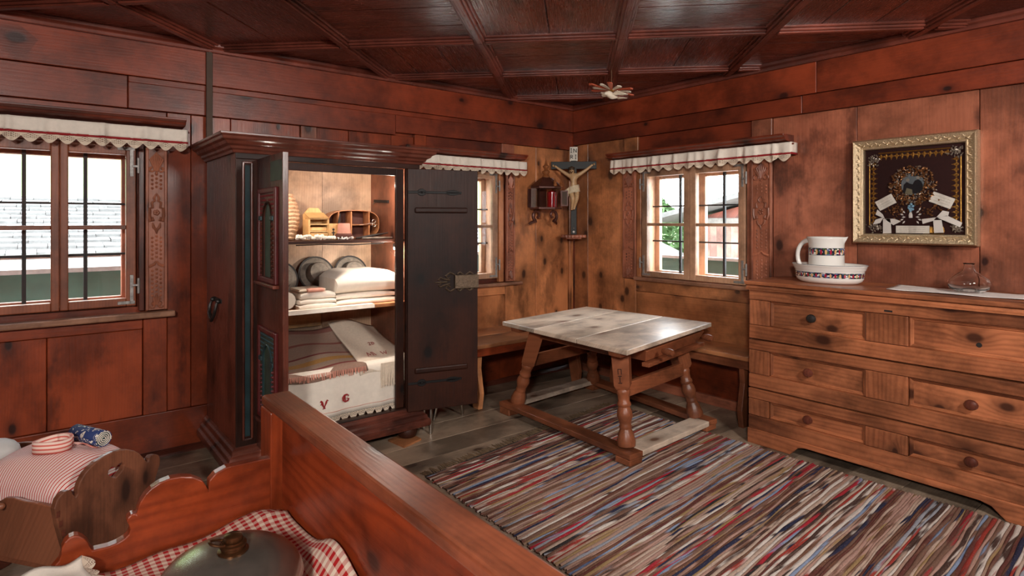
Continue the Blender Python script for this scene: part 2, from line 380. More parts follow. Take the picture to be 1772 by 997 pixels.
# rag-rug wefts
RUG = [(77, 57, 51), (120, 91, 77), (160, 131, 116), (185, 163, 147), (207, 198, 189), (151, 154, 163), (98, 57, 51), (154, 60, 51), (163, 44, 55), (46, 48, 71), (73, 86, 120), (133, 149, 176), (51, 46, 46), (154, 127, 89), (113, 80, 64), (174, 140, 127)]
for i, cc in enumerate(RUG):
    k = N('weft%d' % i); tc = k.n('ShaderNodeTexCoord'); sp = k.n('ShaderNodeSeparateXYZ'); k.set(sp.inputs[0], tc.outputs['Object'])
    rnd = k.n('ShaderNodeObjectInfo').outputs['Random']
    cell = k.noise(k.comb(k.m_('MULTIPLY', sp.outputs[0], 1.5), k.m_('MULTIPLY', sp.outputs[1], 20.0), k.m_('MULTIPLY', rnd, 40)), 1, 3, .6)
    fine = k.noise(k.comb(k.m_('MULTIPLY', sp.outputs[0], 120.0), k.m_('MULTIPLY', sp.outputs[1], 160.0)), 1, 3, .7)
    o2 = srgb(*RUG[(i*5+3) % len(RUG)]); o3 = srgb(*RUG[(i*7+4) % len(RUG)])
    c = k.mix(k.mr(cell, .52, .60), srgb(*cc), o2); c = k.mix(k.mr(cell, .44, .38), c, o3)
    c = k.mix(k.mr(fine, .5, .8, 0, .45), c, srgb(48,38,34)); c = k.mix(k.mr(fine, .42, .25, 0, .45), c, srgb(206,190,176))
    k.base(c, .95, spec=.15); k.bump(fine, .9, .006)
# ================================================================ the room
X0, Y0, ZC = -5.7, -5.3, 2.497
def clip(poly, planes):
    for (nx, ny, c) in planes:                    # keep nx*x+ny*y <= c
        out = []
        for i, p in enumerate(poly):
            q = poly[(i+1) % len(poly)]; dp = nx*p[0]+ny*p[1]-c; dq = nx*q[0]+ny*q[1]-c
            if dp <= 0: out.append(p)
            if dp*dq < 0:
                t = dp/(dp-dq); out.append((p[0]+(q[0]-p[0])*t, p[1]+(q[1]-p[1])*t))
        poly = out
        if len(poly) < 3: return None
    return poly
# floor: boards running along the window wall
floor = struct(B().box(X0, .2, Y0, .2, -.08, -.022).o('floor', 'robedarkX'), 'worn wide floorboards of the parlour', 'floor')
y = 0.0; i = 0
while y > Y0:
    w = (.25, .31, .27, .23, .29)[i % 5]
    B().box(X0, -.001, y-w+.003, y, -.022, 0).o('floorboard', 'floorX', floor, bevel=.002, seg=1); y -= w; i += 1
# ceiling: 45 degree coffers
ceil = struct(B().box(X0-.1, .2, Y0-.1, .2, 2.53, 2.6).o('ceiling', 'ceilX'), 'dark panelled ceiling with diagonal battens', 'ceiling')
r2 = math.sqrt(.5)
# local p=(x+y)/sqrt2, q=-(x-y)/sqrt2 ; x=(p-q)r2, y=(p+q)r2
PL = [(r2,-r2,-.004), (-r2,r2,-X0), (r2,r2,-.004), (-r2,-r2,-Y0)]
P_ = [-.55-.84*k_ for k_ in range(-1, 10)]; Q_ = [-.30+.84*k_ for k_ in range(-5, 6)]
def rot45(o): o.rotation_euler = (0, 0, PI/4); return o
for i in range(len(P_)-1):
    for j in range(len(Q_)-1):
        p1, p0 = P_[i], P_[i+1]; q0, q1 = Q_[j], Q_[j+1]
        cuts = (.5,) if (i*3+j) % 3 else (.36, .7)
        fr = [0] + list(cuts) + [1]
        for a, b in zip(fr, fr[1:]):
            if (i+j) % 2: po = [(p0+(p1-p0)*a+.002, q0), (p0+(p1-p0)*b-.002, q0), (p0+(p1-p0)*b-.002, q1), (p0+(p1-p0)*a+.002, q1)]
            else: po = [(p0, q0+(q1-q0)*a+.002), (p1, q0+(q1-q0)*a+.002), (p1, q0+(q1-q0)*b-.002), (p0, q0+(q1-q0)*b-.002)]
            po = clip(po, PL)
            if po: rot45(B().prism(po, ZC, ZC+.03, 2).o('ceiling_panel', 'ceilY' if (i+j) % 2 else 'ceilX', ceil, bevel=.003, seg=1))
def batten(pa, qa, pb, qb):
    d = Vector((pb-pa, qb-qa)).normalized(); n = Vector((-d.y, d.x)); b = B(); ok = False
    for w, z0, z1 in ((.05, ZC-.012, ZC+.004), (.034, ZC-.026, ZC-.010), (.018, ZC-.036, ZC-.024)):
        po = [(pa+n.x*w, qa+n.y*w), (pb+n.x*w, qb+n.y*w), (pb-n.x*w, qb-n.y*w), (pa-n.x*w, qa-n.y*w)]
        po = clip(po, PL)
        if po: b.prism(po, z0, z1, 2); ok = True
    if ok: rot45(b.o('batten', 'battenX' if abs(pb-pa) > .1 else 'battenY', ceil, bevel=.004, seg=1))
for q in Q_:
    for a, b in zip(P_, P_[1:]): batten(a, q, b, q)
for p in P_:
    for a, b in zip(Q_, Q_[1:]): batten(p, a+.035, p, b-.035)
# --- walls: log core with openings, boards as parts
def core(name, fn, a0, a1, holes, n0, n1, mat, label):
    b = B(fn); xs = a0
    for h0, h1, z0, z1 in sorted(holes):
        b.box(xs, h0, n0, n1, -.05, 2.55); b.box(h0, h1, n0, n1, -.05, z0); b.box(h0, h1, n0, n1, z1, 2.55); xs = h1
    b.box(xs, a1, n0, n1, -.05, 2.55)
    return struct(b.o(name, mat), label, 'wall')
WIN = {1: (LW, -4.29, -3.579, .906, 1.84, .0375, .048), 2: (LW, -1.63, -.912, .906, 1.82, .0375, .055), 3: (RW, -1.783, -.836, .93, 1.83, .054, .055)}
hole = lambda k_: (WIN[k_][1]-.012, WIN[k_][2]+.012, WIN[k_][3]-.012, WIN[k_][4]+.012)
wl = core('wall_left', LW, X0, .2, [hole(1), hole(2)], -.22, -.032, 'wallX', 'red-brown boarded wall with two small windows on the left')
wr = core('wall_right', RW, Y0, .001, [hole(3)], -.22, -.032, 'wallrY', 'brown boarded wall with one window behind the dresser')
wf = struct(B().box(X0-.1, .2, Y0-.1, Y0, -.05, 2.55).o('wall_front', 'wallX'), 'boarded wall behind the viewer', 'wall')
wk = struct(B().box(X0-.1, X0, Y0, .2, -.05, 2.55).o('wall_side', 'wallY'), 'boarded wall at the far left end', 'wall')
def boards(fn, parent, H, V, lst, name='board'):
    for (a0, a1, z0, z1, n, m, d) in lst:
        B(fn).box(min(a0,a1)+.0016, max(a0,a1)-.0016, -.033, n, z0+.0014, z1-.0014).o(name, m + (V if d == 'v' else H), parent, bevel=.003, seg=1)
boards(LW, wl, 'X', 'Z', [
    (X0, -3.19, 2.244, 2.497, .030, 'frieze', 'h'), (-3.19, 0, 2.244, 2.497, .030, 'frieze', 'h'),
    (X0, -3.62, 2.055, 2.244, .016, 'second', 'h'), (-3.62, -1.9, 2.055, 2.244, .018, 'second', 'h'), (-1.9, 0, 2.075, 2.244, .017, 'second', 'h'),
    (-3.62, -1.2, 2.205, 2.244, .024, 'frieze', 'h'),
    # above and round window 1
    (-5.0, -3.42, 1.84, 2.055, 0, 'second', 'h'), (-3.42, -3.29, .255, 2.055, .002, 'wall', 'v'), (-3.29, -3.063, .255, 2.055, 0, 'wall', 'v'),
    (-3.063, -2.62, .255, 2.055, .0, 'wall', 'v'), (-2.62, -2.507, .255, 2.055, .018, 'wallr', 'v'), (-2.507, -2.27, .255, 2.055, .0, 'wall', 'v'),
    (-2.27, -1.93, .255, 2.055, .002, 'wall', 'v'), (-1.93, -1.735, .255, 2.055, 0, 'wall', 'v'), (-1.735, -1.63, .49, 2.075, .016, 'wall', 'v'),
    (-3.579+.012, -3.535, .87, 1.86, .004, 'robe', 'v'),
    (-5.7, -5.0, .255, 2.055, 0, 'wall', 'v'), (-5.0, -4.33, .87, 1.84, .003, 'wall', 'v'),
    # below window 1
    (-5.0, -3.545, .765, .84, .014, 'wall', 'h'), (-5.0, -4.46, .255, .765, 0, 'wall', 'v'), (-4.46, -3.99, .255, .765, 0, 'wall', 'v'), (-3.99, -3.545, .255, .765, .002, 'wall', 'v'),
    (-3.545, -3.42, .255, .86, .016, 'wall', 'v'),
    # window 2 and the corner
    (-1.63, -.878, 1.82, 2.075, 0, 'second', 'h'), (-.878, -.738, 1.83, 2.075, .018, 'wallr', 'v'), (-.9, -.845, .87, 1.84, .004, 'corner', 'v'),
    (-.738, -.474, .48, 2.075, 0, 'corner', 'v'), (-.474, -.066, .48, 2.075, .002, 'corner', 'v'), (-.066, -.034, .48, 2.075, .022, 'corner', 'v'), (-.034, -.004, .48, 2.075, .012, 'corner', 'v'),
    (-1.63, -.835, .76, .845, .012, 'corner', 'h'), (-1.63, -1.25, .48, .76, 0, 'corner', 'v'), (-1.25, -.835, .48, .76, 0, 'corner', 'v'), (-.835, -.738, .48, .86, .014, 'corner', 'v'),
    (-1.735, -.9, .0, .48, 0, 'wall', 'v'), (-.9, 0, 0, .48, 0, 'wall', 'v'), (-1.735, -1.63, .255, .49, .004, 'wall', 'v'),
])
boards(RW, wr, 'Y', 'Z', [
    (-2.3, -.031, 2.244, 2.497, .030, 'frieze', 'h'), (Y0, -2.3, 2.244, 2.497, .030, 'frieze', 'h'),
    (-2.2, -.02, 2.122, 2.244, .017, 'second', 'h'), (Y0, -2.2, 2.122, 2.244, .018, 'second', 'h'),
    (-.20, -.022, .48, 2.122, 0, 'corner', 'v'), (-.65, -.20, .48, 2.122, .003, 'corner', 'v'), (-.805, -.65, 1.84, 2.122, .016, 'corner', 'v'),
    (-.84+.012, -.778, .9, 1.84, .005, 'corner', 'v'), (-1.835, -1.783-.012, .93, 1.84, .005, 'wallr', 'v'),
    (-1.837, -.805, 1.985, 2.122, .004, 'second', 'h'), (-1.837, -.805, 1.83, 1.985, 0, 'wallr', 'h'), (-1.99, -1.837, 1.84, 2.122, .016, 'wallr', 'v'),
    (-2.537, -1.99, .0, 2.122, 0, 'wallr', 'v'), (-3.16, -2.537, .0, 2.122, .003, 'wallr', 'v'), (-3.75, -3.16, 0, 2.122, 0, 'wallr', 'v'), (-4.4, -3.75, 0, 2.122, .002, 'wallr', 'v'), (Y0, -4.4, 0, 2.122, 0, 'wallr', 'v'),
    (-1.82, -.778, .80, .90, .012, 'corner', 'h'), (-1.82, -.778, .48, .80, 0, 'corner', 'h'), (-.778, -.65, .48, .9, .012, 'corner', 'v'), (-1.99, -1.82, 0, .9, .013, 'wallr', 'v'),
    (-1.0, -.02, .0, .48, 0, 'wall', 'h'), (-1.82, -1.0, 0, .48, .002, 'wall', 'h'),
])
bl = struct(B(LW).box(X0, -.9, -.012, .016, .03, .255).o('baseboard_left', 'wallX', bevel=.004), 'red-brown base board along the left wall', 'baseboard')
B(LW).sweep([(0,0),(.05,0),(.05,.012),(.02,.034),(0,.034)], (X0,.0,0), (-.02,.0,0), (0,1,0)).o('floor_moulding', 'robeX', bl)
br = struct(B(RW).box(Y0, -.02, -.012, .03, 0, .07).o('baseboard_right', 'wallrY', bevel=.004), 'low base board along the right wall', 'baseboard')
cp = [(0,0),(.012,0),(.03,-.03),(.03,-.045),(0,-.06)]
struct(B(LW).sweep([(0,.0),(.065,.0),(.06,-.02),(.042,-.03),(.036,-.05),(0,-.05)], (X0,.02,ZC), (-.02,.02,ZC), (0,1,0)).o('trim_1', 'battenX', bevel=.003), 'dark crown moulding above the left wall', 'moulding')
struct(B(RW).sweep([(0,.0),(.065,.0),(.06,-.02),(.042,-.03),(.036,-.05),(0,-.05)], (Y0,.02,ZC), (-.02,.02,ZC), (0,1,0)).o('trim_2', 'battenY', bevel=.003), 'dark crown moulding above the right wall', 'moulding')
t = tag(B(LW).box(-3.213, -3.178, .031, .05, 1.9, 2.462).o('metal_strip', 'brown_metal', bevel=.003), 'narrow dark brown vertical strip fixed to the wall above the wardrobe', 'strip')
B(LW).ball((-3.195, .051, 2.45), .006, 8, 6).o('nail_head', 'hinge', t)

# --- windows
def window(k_, matf, sillmat):
    fn, a0, a1, z0, z1, mw, fw = WIN[k_]; H = 'X' if fn is LW else 'Y'
    w = bpy.data.objects.new('window_%d' % k_, None); COL.objects.link(w); struct(w, {1: 'two-leaf window with iron bars left of the wardrobe', 2: 'two-leaf window partly hidden by the open wardrobe door', 3: 'two-leaf window in the right wall beside the dresser'}[k_], 'window')
    am = (a0+a1)/2
    for (p, q, r, s, d) in ((a0-.012, a0+.012, z0-.01, z1+.01, 'Z'), (a1-.012, a1+.012, z0-.01, z1+.01, 'Z'), (a0+.012, a1-.012, z0-.012, z0+.012, H), (a0+.012, a1-.012, z1-.012, z1+.012, H)):
        B(fn).box(p, q, -.222, -.05, r, s).o('jamb_lining', matf+d, w)
    ob = .055                                             # outer sash frame further back
    for (p, q, r, s, d) in ((a0+.01, a0+ob, z0+.01, z1-.01, 'Z'), (a1-ob, a1-.01, z0+.01, z1-.01, 'Z'), (am-.03, am+.03, z0+.01, z1-.01, 'Z'), (a0+ob, am-.03, z1-.07, z1-.012, H), (am+.03, a1-ob, z1-.07, z1-.012, H), (a0+ob, am-.03, z0+.012, z0+.045, H), (am+.03, a1-ob, z0+.012, z0+.045, H)):
        B(fn).box(p, q, -.205, -.165, r, s).o('outer_sash', matf+d, w, bevel=.003, seg=1)
    zt = z0 + (z1-z0)*.49
    for (c0, c1, hs) in ((a0, am-.001, -1), (am+.001, a1, 1)):
        l, r = (c0+fw, c1-mw) if hs < 0 else (c0+mw, c1-fw)
        cs = B(fn)
        cs.box(c0, l, -.045, .006, z0, z1); cs.box(r, c1, -.045, .006, z0, z1)
        cs.box(l, r, -.045, .005, z0, z0+.046); cs.box(l, r, -.045, .005, z1-.055, z1)
        cas = cs.o('casement', matf+'Z', w, bevel=.005)
        B(fn).box(l, r, -.038, .002, zt-.012, zt+.012).o('glazing_bar', matf+H, cas, bevel=.004)
        B(fn).box(l-.004, r+.004, -.022, -.019, z0+.04, zt-.01).o('pane', 'pane', cas); B(fn).box(l-.004, r+.004, -.022, -.019, zt+.01, z1-.05).o('pane', 'pane', cas)
        # ironwork
        ae = c0 if hs < 0 else c1; s = -hs
        for zz, up in ((z1-.02, -1), (z0+.02, 1)):
            h = B(fn)
            h.box(min(ae+s*.005, ae+s*.09), max(ae+s*.005, ae+s*.09), .006, .009, zz-.009, zz+.009)
            h.box(min(ae+s*.012, ae+s*.03), max(ae+s*.012, ae+s*.03), .006, .010, min(zz, zz+up*.16), max(zz, zz+up*.16))
            h.tube([(ae-s*.012, .012, zz+up*.05), (ae-s*.012, .012, zz+up*.14)], .008, 8); h.bar((ae-s*.012, .012, zz+up*.1), (ae+s*.02, .012, zz+up*.1), .012, .012)
            h.o('hinge', 'hinge', cas, bevel=.001, seg=1)
        # grille
        gm = (l+r)/2 + (.02 if hs < 0 else -.05)
        g = B(fn); g.box(gm-.0095, gm+.0095, -.152, -.134, z0, z1); g.o('iron_bar', 'blackiron', w)
        for zz in (z0+.30, z0+.595):
            B(fn).box(c0+(.012 if hs < 0 else 0), c1-(.012 if hs > 0 else 0), -.139, -.129, zz-.006, zz+.006).o('iron_bar', 'blackiron', w)
    return w
w1 = window(1, 'frame', 'sill'); w2 = window(2, 'framer', 'sill'); w3 = window(3, 'framer', 'sill')
B(LW).box(-5.0, -3.385, .0, .075, .862-.03, .866).o('window_sill', 'sillX', w1, bevel=.008)
B(LW).box(-1.86, -.672, .0, .06, .84, .868).o('window_sill', 'sillX', w2, bevel=.008)
B(RW).box(-1.82, -.765, .0, .035, .893, .925).o('window_sill', 'sillY', w3, bevel=.008)
# --- shelves above the windows
def ledge(idx, fn, a0, a1, z, label):
    H = 'X' if fn is LW else 'Y'; b = B(fn)
    b.sweep([(0,0),(.15,0),(.15,-.012),(.13,-.022),(.125,-.034),(.10,-.044),(0,-.05)], (a0, .004, z), (a1, .004, z), (0,1,0))
    return struct(b.o('trim_%d' % idx, ('second' if fn is LW else 'second')+H, bevel=.002, seg=1), label, 'moulding')
ledge(3, LW, -5.0, -3.34, 2.005, 'moulded ledge above the curtain left of the wardrobe')
ledge(4, LW, -1.88, -.69, 1.975, 'moulded ledge above the curtain beside the lantern')
ledge(5, RW, -2.14, -.555, 1.985, 'moulded ledge above the curtain in the right wall')
# --- curtain valances
def valance(fn, a0, a1, zt, zb, n0, per, label, seed, rn):
    rr = random.Random(seed)
    t = thing('curtain_valance', label, 'curtain', fn((a0+a1)/2, n0, zb), 'white valances with red trim and lace')
    ph = [rr.uniform(0, 6) for _ in range(6)]
    L = a1-a0; nn = int(L/.012); ret = n0-.015
    def nz(a): return .007*math.sin(a*23+ph[0]) + .005*math.sin(a*51+ph[1]) + .016*max(0, math.sin(a*31+ph[2]))**10 + .010*max(0, math.sin(a*47+ph[3]))**8
    def sheet(zlo, zhi, off, nvv, us):
        pts = [(a0, .012+(ret)*i/3) for i in range(3)] + [(a0+L*i/nn, n0) for i in range(nn+1)] + [(a1, .012+ret*(2-i)/3) for i in range(3)]
        def f(u, v):
            i = u*(len(pts)-1); i0 = min(int(i+1e-6), len(pts)-1); a, n = pts[i0]
            k2 = 1 if n >= n0-.001 else .3
            return (a, n + nz(a)*k2*(.5+.7*(1-v)) + off, zlo(a) + (zhi-zlo(a))*v)
        b = B(fn); b.grid(f, len(pts)-1, nvv, True, us, 1); return b
    zl = zb+.05; zr = zl+.012
    sheet(lambda a: zr-.002, zt, 0, 5, 1).o('valance_cloth', 'linen', t, smooth='all', solid=.002)
    sheet(lambda a: zl-.001, zr, .001, 1, 1).o('red_band', 'redtrim', t, smooth='all', solid=.004)
    cnt = round(L/per)
    b = B(fn); m = cnt*10
    def f(u, v):
        a = a0+L*u; s = abs(math.sin(PI*u*cnt)); lo = zl-.048*(.35+.65*s**1.1)
        return (a, n0+nz(a)*(.9)+.001, lo+(zl+.002-lo)*v)
    b.grid(f, m, 3, True, cnt, 1); b.o('lace_edge', 'lace', t, smooth='all')
    B(fn).tube([(a0-.01, n0-.012, zt-.012), (a1+.01, n0-.012, zt-.012)], .006, 8).o('curtain_rod', 'secondX', t)
    return t
valance(LW, -4.56, -3.325, 1.945, 1.812, .10, .078, 'white valance with red stripe and lace over the window left of the wardrobe', 1, 1)
valance(LW, -1.88, -.662, 1.918, 1.79, .10, .085, 'white valance with red stripe and pointed lace behind the open wardrobe door', 2, 1)
valance(RW, -2.168, -.572, 1.93, 1.80, .10, .094, 'white valance with red stripe and lace over the window by the crucifix', 3, 1)

# --- carved pilasters beside the windows
def pilaster(fn, a0, a1, z0, z1, label, mt):
    t = thing('carved_pilaster', label, 'pilaster', fn((a0+a1)/2, .0, z0), 'carved strips beside the windows')
    H = 'X' if fn is LW else 'Y'; w = a1-a0; c = (a0+a1)/2
    B(fn).box(a0, a1, .0, .016, z0, z1).o('panel', mt+'Z', t, bevel=.002, seg=1)
    for s in (-1, 1):
        e = c+s*(w/2-.008); B(fn).box(e-.008, e+.008, .014, .026, z0, z1).o('edge_bead', mt+'Z', t, bevel=.005)
    hw = w/2-.017
    P = lambda x, z, n=.02: (c+x*hw, n, z)
    def curve(pts, r, n=.021): return [P(x, z, n) for x, z in pts]
    def arc(cx, cz, r, t0, t1, k2=10, sx=1): return [(cx+r*math.cos(t0+(t1-t0)*i/k2)*sx, cz+r*math.sin(t0+(t1-t0)*i/k2)*hw) for i in range(k2+1)]
    # shell at the top
    sh = B(fn); zc = z1-.11
    for i in range(7):
        x = (i-3)/3; sh.tube(curve([(x*.12, zc-.03), (x*.5, zc+.01), (x*.85, zc+.05-.01*abs(x)), (x*.35, zc+.085-.02*abs(x))], .004), [0.0043,0.0072,0.0058,0.0029], 6)
    for s in (-1, 1): sh.tube(curve(arc(s*.62, zc-.02, .3, PI/2, PI/2-s*5, 12), .004), [.0085-.0004*i for i in range(13)], 6)
    sh.ball(P(0, zc-.04), .008, 8, 6); sh.o('shell_carving', mt+'Z', t, smooth=True)
    # cartouche
    zc = z0+(z1-z0)*.60; ca = B(fn)
    for s in (-1, 1):
        ca.tube(curve([(s*.15, zc+.075), (s*.6, zc+.06), (s*.5, zc+.03), (s*.92, zc+.025), (s*.95, zc-.02), (s*.8, zc-.05), (s*.45, zc-.045), (s*.55, zc-.025)], .004), [0.0043,0.0072,0.0072,0.0087,0.0101,0.0087,0.0087,0.0043], 6)
        ca.tube(curve([(0, zc+.115), (s*.35, zc+.085), (s*.15, zc+.065)], .004), [0.0029,0.0072,0.0043], 6)
        ca.tube(curve([(s*.5, zc-.06), (s*.4, zc-.085), (s*.1, zc-.10), (0, zc-.125)], .004), [0.0043,0.0087,0.0072,0.0029], 6)
    for i in range(5):
        q = 2*PI*i/5; ca.ball(P(.24*math.cos(q), zc+.24*math.sin(q)*hw), .009, 8, 6, (1,.6,1) if fn is LW else (.6,1,1))
    ca.o('cartouche_carving', mt+'Z', t, smooth=True)
    # chevron and palmette
    zc = z0+(z1-z0)*.275; ch = B(fn)
    for s in (-1, 1): ch.tube(curve([(0, zc+.025), (s*.35, zc+.006), (s*1.0, zc-.006)], .004), [0.0043,0.0087,0.0101], 6)
    ch.o('chevron_carving', mt+'Z', t, smooth=True)
    zc = z0+.03; pa = B(fn)
    for i in range(5):
        q = PI*(i+.5)/5; pa.tube(curve([(.15*math.cos(q), zc), (.6*math.cos(q), zc+.045*math.sin(q)), (.5*math.cos(q), zc+.062*math.sin(q))], .004), [0.0043,0.0101,0.0043], 6)
    for s in (-1, 1): pa.tube(curve(arc(s*.6, zc-.005, .28, PI/2, PI/2+s*4.6, 12), .004), [.0085-.0004*i for i in range(13)], 6)
    pa.o('palmette_carving', mt+'Z', t, smooth=True)
    # punched rosettes
    db = B(fn); z = z0+.085
    while z < z1-.165:
        u_ = (z-z0)/(z1-z0)
        if not (.46 < u_ < .735 or .245 < u_ < .315):
            for i in (-1, 0, 1):
                cx, cz = c+i*hw*.56, z+(.009 if i == 0 else 0)
                vs = [fn and (cx, .0215, cz)]+[(cx+.0085*math.cos(PI*q/3), .0165, cz+.0085*math.sin(PI*q/3)) for q in range(6)]
                db.add(vs, [(0, 1+q, 1+(q+1) % 6) for q in range(6)])
        z += .0245
    stuff(db.o('punched_rosettes', mt+'Z', t))
    return t
pilaster(LW, -3.532, -3.42, .872, 1.835, 'carved reddish pilaster between left window and wardrobe', 'carve')
pilaster(LW, -.83, -.735, .872, 1.83, 'carved pilaster between open wardrobe door and lantern', 'carve')
pilaster(RW, -.775, -.64, .905, 1.84, 'carved pilaster between crucifix and right window', 'carve')
pilaster(RW, -1.99, -1.837, .905, 1.84, 'carved pilaster between right window and framed picture', 'carve')

# ================================================================ outdoors
gr = struct(B().box(-40, 60, .24, 90, -3.2, -3.1).o('ground', 'grass'), 'meadow outside the windows', 'ground')
gr2 = struct(B().box(.24, 60, -60, .23, -3.2, -3.1).o('ground', 'grass'), 'meadow on the right side of the house', 'ground')
struct(B().box(.24, 6.9, -14, 4.3, -3.1, -.5).o('bounce_ground', 'bounce_gravel'), 'unseen pale terrace on the right, added to bounce light indoors', 'ground')  # out of view; raised and pale to throw window glare onto the ceiling
struct(B().box(-9, .24, .24, 4.3, -3.1, -.5).o('bounce_ground', 'bounce_gravel'), 'unseen pale terrace below the left-hand windows, added to bounce light indoors', 'ground')  # added reflector ground, hidden by the parapet, brightens the ceiling
# hillside behind the neighbour's roof
b = B(); b.grid(lambda u, v: (-60+110*u, 24+40*v, -3.2+26*v*v+6*v+1.2*math.sin(u*9)*v), 24, 12, False)
hl = struct(b.o('hillside', 'grass', smooth='all'), 'pale green hillside behind the shingled roof', 'hill')
def shed(name, label, x0, x1, ye, yr, ze, zr, rows, cat='building'):
    t = thing(name, label, cat, ((x0+x1)/2, (ye+yr)/2, -3.1))
    B().box(x0+.3, x1-.3, ye+.4, yr*2-ye-.4, -3.1, ze-.03).o('wall', 'barnZ', t)
    B().prism([(ye+.4, ze-.02), (yr, zr-.12), (2*yr-ye-.4, ze-.02)], x0+.3, x1-.3, 0).o('gable', 'barnZ', t)
    B().box(x0, x1, ye+.02, ye+.10, ze-.16, ze-.03).o('fascia', 'roofwoodX' if 0 else 'roofwood', t)
    n = int((x1-x0)/.30); jo = [0, .37, .71, .18, .55, .89, .27]
    for i in range(rows):
        f0, f1 = i/rows, (i+1.25)/rows; f1 = min(f1, 1.0)
        yA, zA = ye+(yr-ye)*f0, ze+(zr-ze)*f0+.055; yB, zB = ye+(yr-ye)*f1, ze+(zr-ze)*f1+.012
        c = B()
        for j in range(n):
            xa = x0+(x1-x0)*(j+jo[i % 7])/n; xb = xa+(x1-x0)/n-.006; dy = R_.uniform(-.03, .03); dz = R_.uniform(-.008, .012)
            c.add([(xa,yA+dy,zA+dz),(xb,yA+dy,zA+dz),(xb,yB,zB),(xa,yB,zB),(xa,yA+dy,zA+dz-.045),(xb,yA+dy,zA+dz-.045)], [(0,1,2,3),(4,5,1,0)])
        stuff(c.o('shingle_row', 'shingle', t))
    B().add([(x0, yr, zr), (x1, yr, zr), (x1, 2*yr-ye, ze), (x0, 2*yr-ye, ze)], [(0,1,2,3)]).o('rear_slope', 'shingle', t, solid=.05)
    return t
shed('neighbour_house', 'low house with grey shingle roof seen through the left window', -9.5, 3.6, 5.5, 9.2, .95, 1.80, 13)
# barn to the right, with gable side boards
t = thing('barn', 'weathered wooden barn seen through the right window', 'building', (8.6, 1.4, -3.1))
for j in range(34):
    y1 = 3.35-.16*j; B().box(7.0, 7.06, y1-.155, y1, -3.1, 1.36).o('wall_board', 'barnZ', t)
B().box(7.05, 11, -2.1, 3.3, -3.1, 1.4).o('wall', 'barnZ', t)
B().box(6.96, 7.06, -2.1, 3.4, 1.32, 1.46).o('wall_plate', 'roofwood', t)
B().add([(6.3, 4.2, 1.42), (6.3, -3, 2.95), (11.5, -3, 2.95), (11.5, 4.2, 1.42)], [(0,1,2,3)]).o('roof', 'shingle', t, solid=.1)
B().prism([(3.35, 1.46), (-2.1, 1.46), (-2.1, 2.75)], 7.0, 10.8, 0).o('gable', 'robeX', t)
t = thing('lean_to_roof', 'small sloping board roof seen low in the right window', 'roof', (6.2, 4.0, -3.1))
B().add([(5.6, 5.6, 1.25), (5.6, 3.2, .35), (7.4, 3.2, .35), (7.4, 5.6, 1.25)], [(0,1,2,3)]).o('roof_boards', 'roofwood', t, solid=.08)
B().box(5.8, 7.2, 3.6, 5.4, -3.1, .35).o('wall', 'barnZ', t)
def tree(x, y, h, r, label):
    t = thing('tree', label, 'tree', (x, y, -3.1), 'trees outside the right window')
    B().tube([(x, y, -3.1), (x, y, -3.1+h*.7)], [.25, .1], 8).o('trunk', 'bark', t)
    b = B(); rr = random.Random(int(x*10))
    for _ in range(900):
        q = rr.uniform(0, 2*PI); hh = rr.random(); rad = r*(math.sin(PI*min(1, .15+hh*.85))**.7)*math.sqrt(rr.random()); s = rr.uniform(.12, .26)
        p = Vector((x+rad*math.cos(q), y+rad*math.sin(q), -3.1+h*(.35+.65*hh))); a = Vector((rr.uniform(-1,1), rr.uniform(-1,1), rr.uniform(-1,1))).normalized(); c = a.cross(Vector((.3,.5,.8))).normalized()
        b.add([p-a*s, p+c*s*.5, p+a*s, p-c*s*.5], [(0,1,2,3)])
    stuff(b.o('foliage', 'leaf', t, recalc=False)); return t
tree(12.5, 8.6, 5.2, 1.5, 'bright leafy tree seen through the left pane of the right window'); tree(15.5, 11.4, 5.6, 1.7, 'taller hazy tree standing behind the leafy tree')
g = thing('green_parapet', 'dark green board railing outside the left-hand windows', 'railing', (-2.5, .95, -.5))
B().box(-6, .9, .9, .94, .84, 1.055).o('rail_board', 'green', g)
for x in (-5.4, -3.0, -1.9, .6): B().box(x-.05, x+.05, .94, 1.02, -.5, .88).o('post', 'roofwood', g)
B().box(-6, .9, .86, .98, 1.055, 1.085).o('cap', 'roofwood', g)
g = thing('green_parapet', 'dark green board railing outside the right window', 'railing', (.95, -2, -.5))
B().box(.9, .94, -5, .7, .91, 1.035).o('rail_board', 'green', g)
for y_ in (-4.4, -2.6, .5): B().box(.94, 1.02, y_-.05, y_+.05, -.5, .92).o('post', 'roofwood', g)
B().box(.86, .98, -5, .7, 1.035, 1.06).o('cap', 'roofwood', g)
# ================================================================ wardrobe
WX0, WX1, WYF, WYB = -3.207, -2.085, -.70, -.03
wd = thing('wardrobe', 'large dark painted wardrobe standing with both doors open', 'wardrobe', (-2.65, -.36, 0))
B().box(WX0, WX0+.03, WYF, WYB, .16, 1.78).o('side_panel', 'robeZ', wd, bevel=.003)
B().box(WX1-.03, WX1, WYF, WYB, .16, 1.78).o('side_panel', 'robeinZ', wd, bevel=.003)
for a, b_ in zip((WX0+.03, -2.83, -2.48), (-2.832, -2.482, WX1-.03)): B().box(a, b_, WYB-.014, WYB, .16, 1.78).o('back_board', 'plyZ' if 1 else 0, wd)
B().box(WX0+.03, WX1-.03, WYF+.02, WYB-.014, .17, .195).o('bottom_board', 'robedarkX', wd)
B().box(WX0+.03, WX1-.03, WYF+.02, WYB-.014, 1.755, 1.78).o('top_board', 'robeinX', wd)
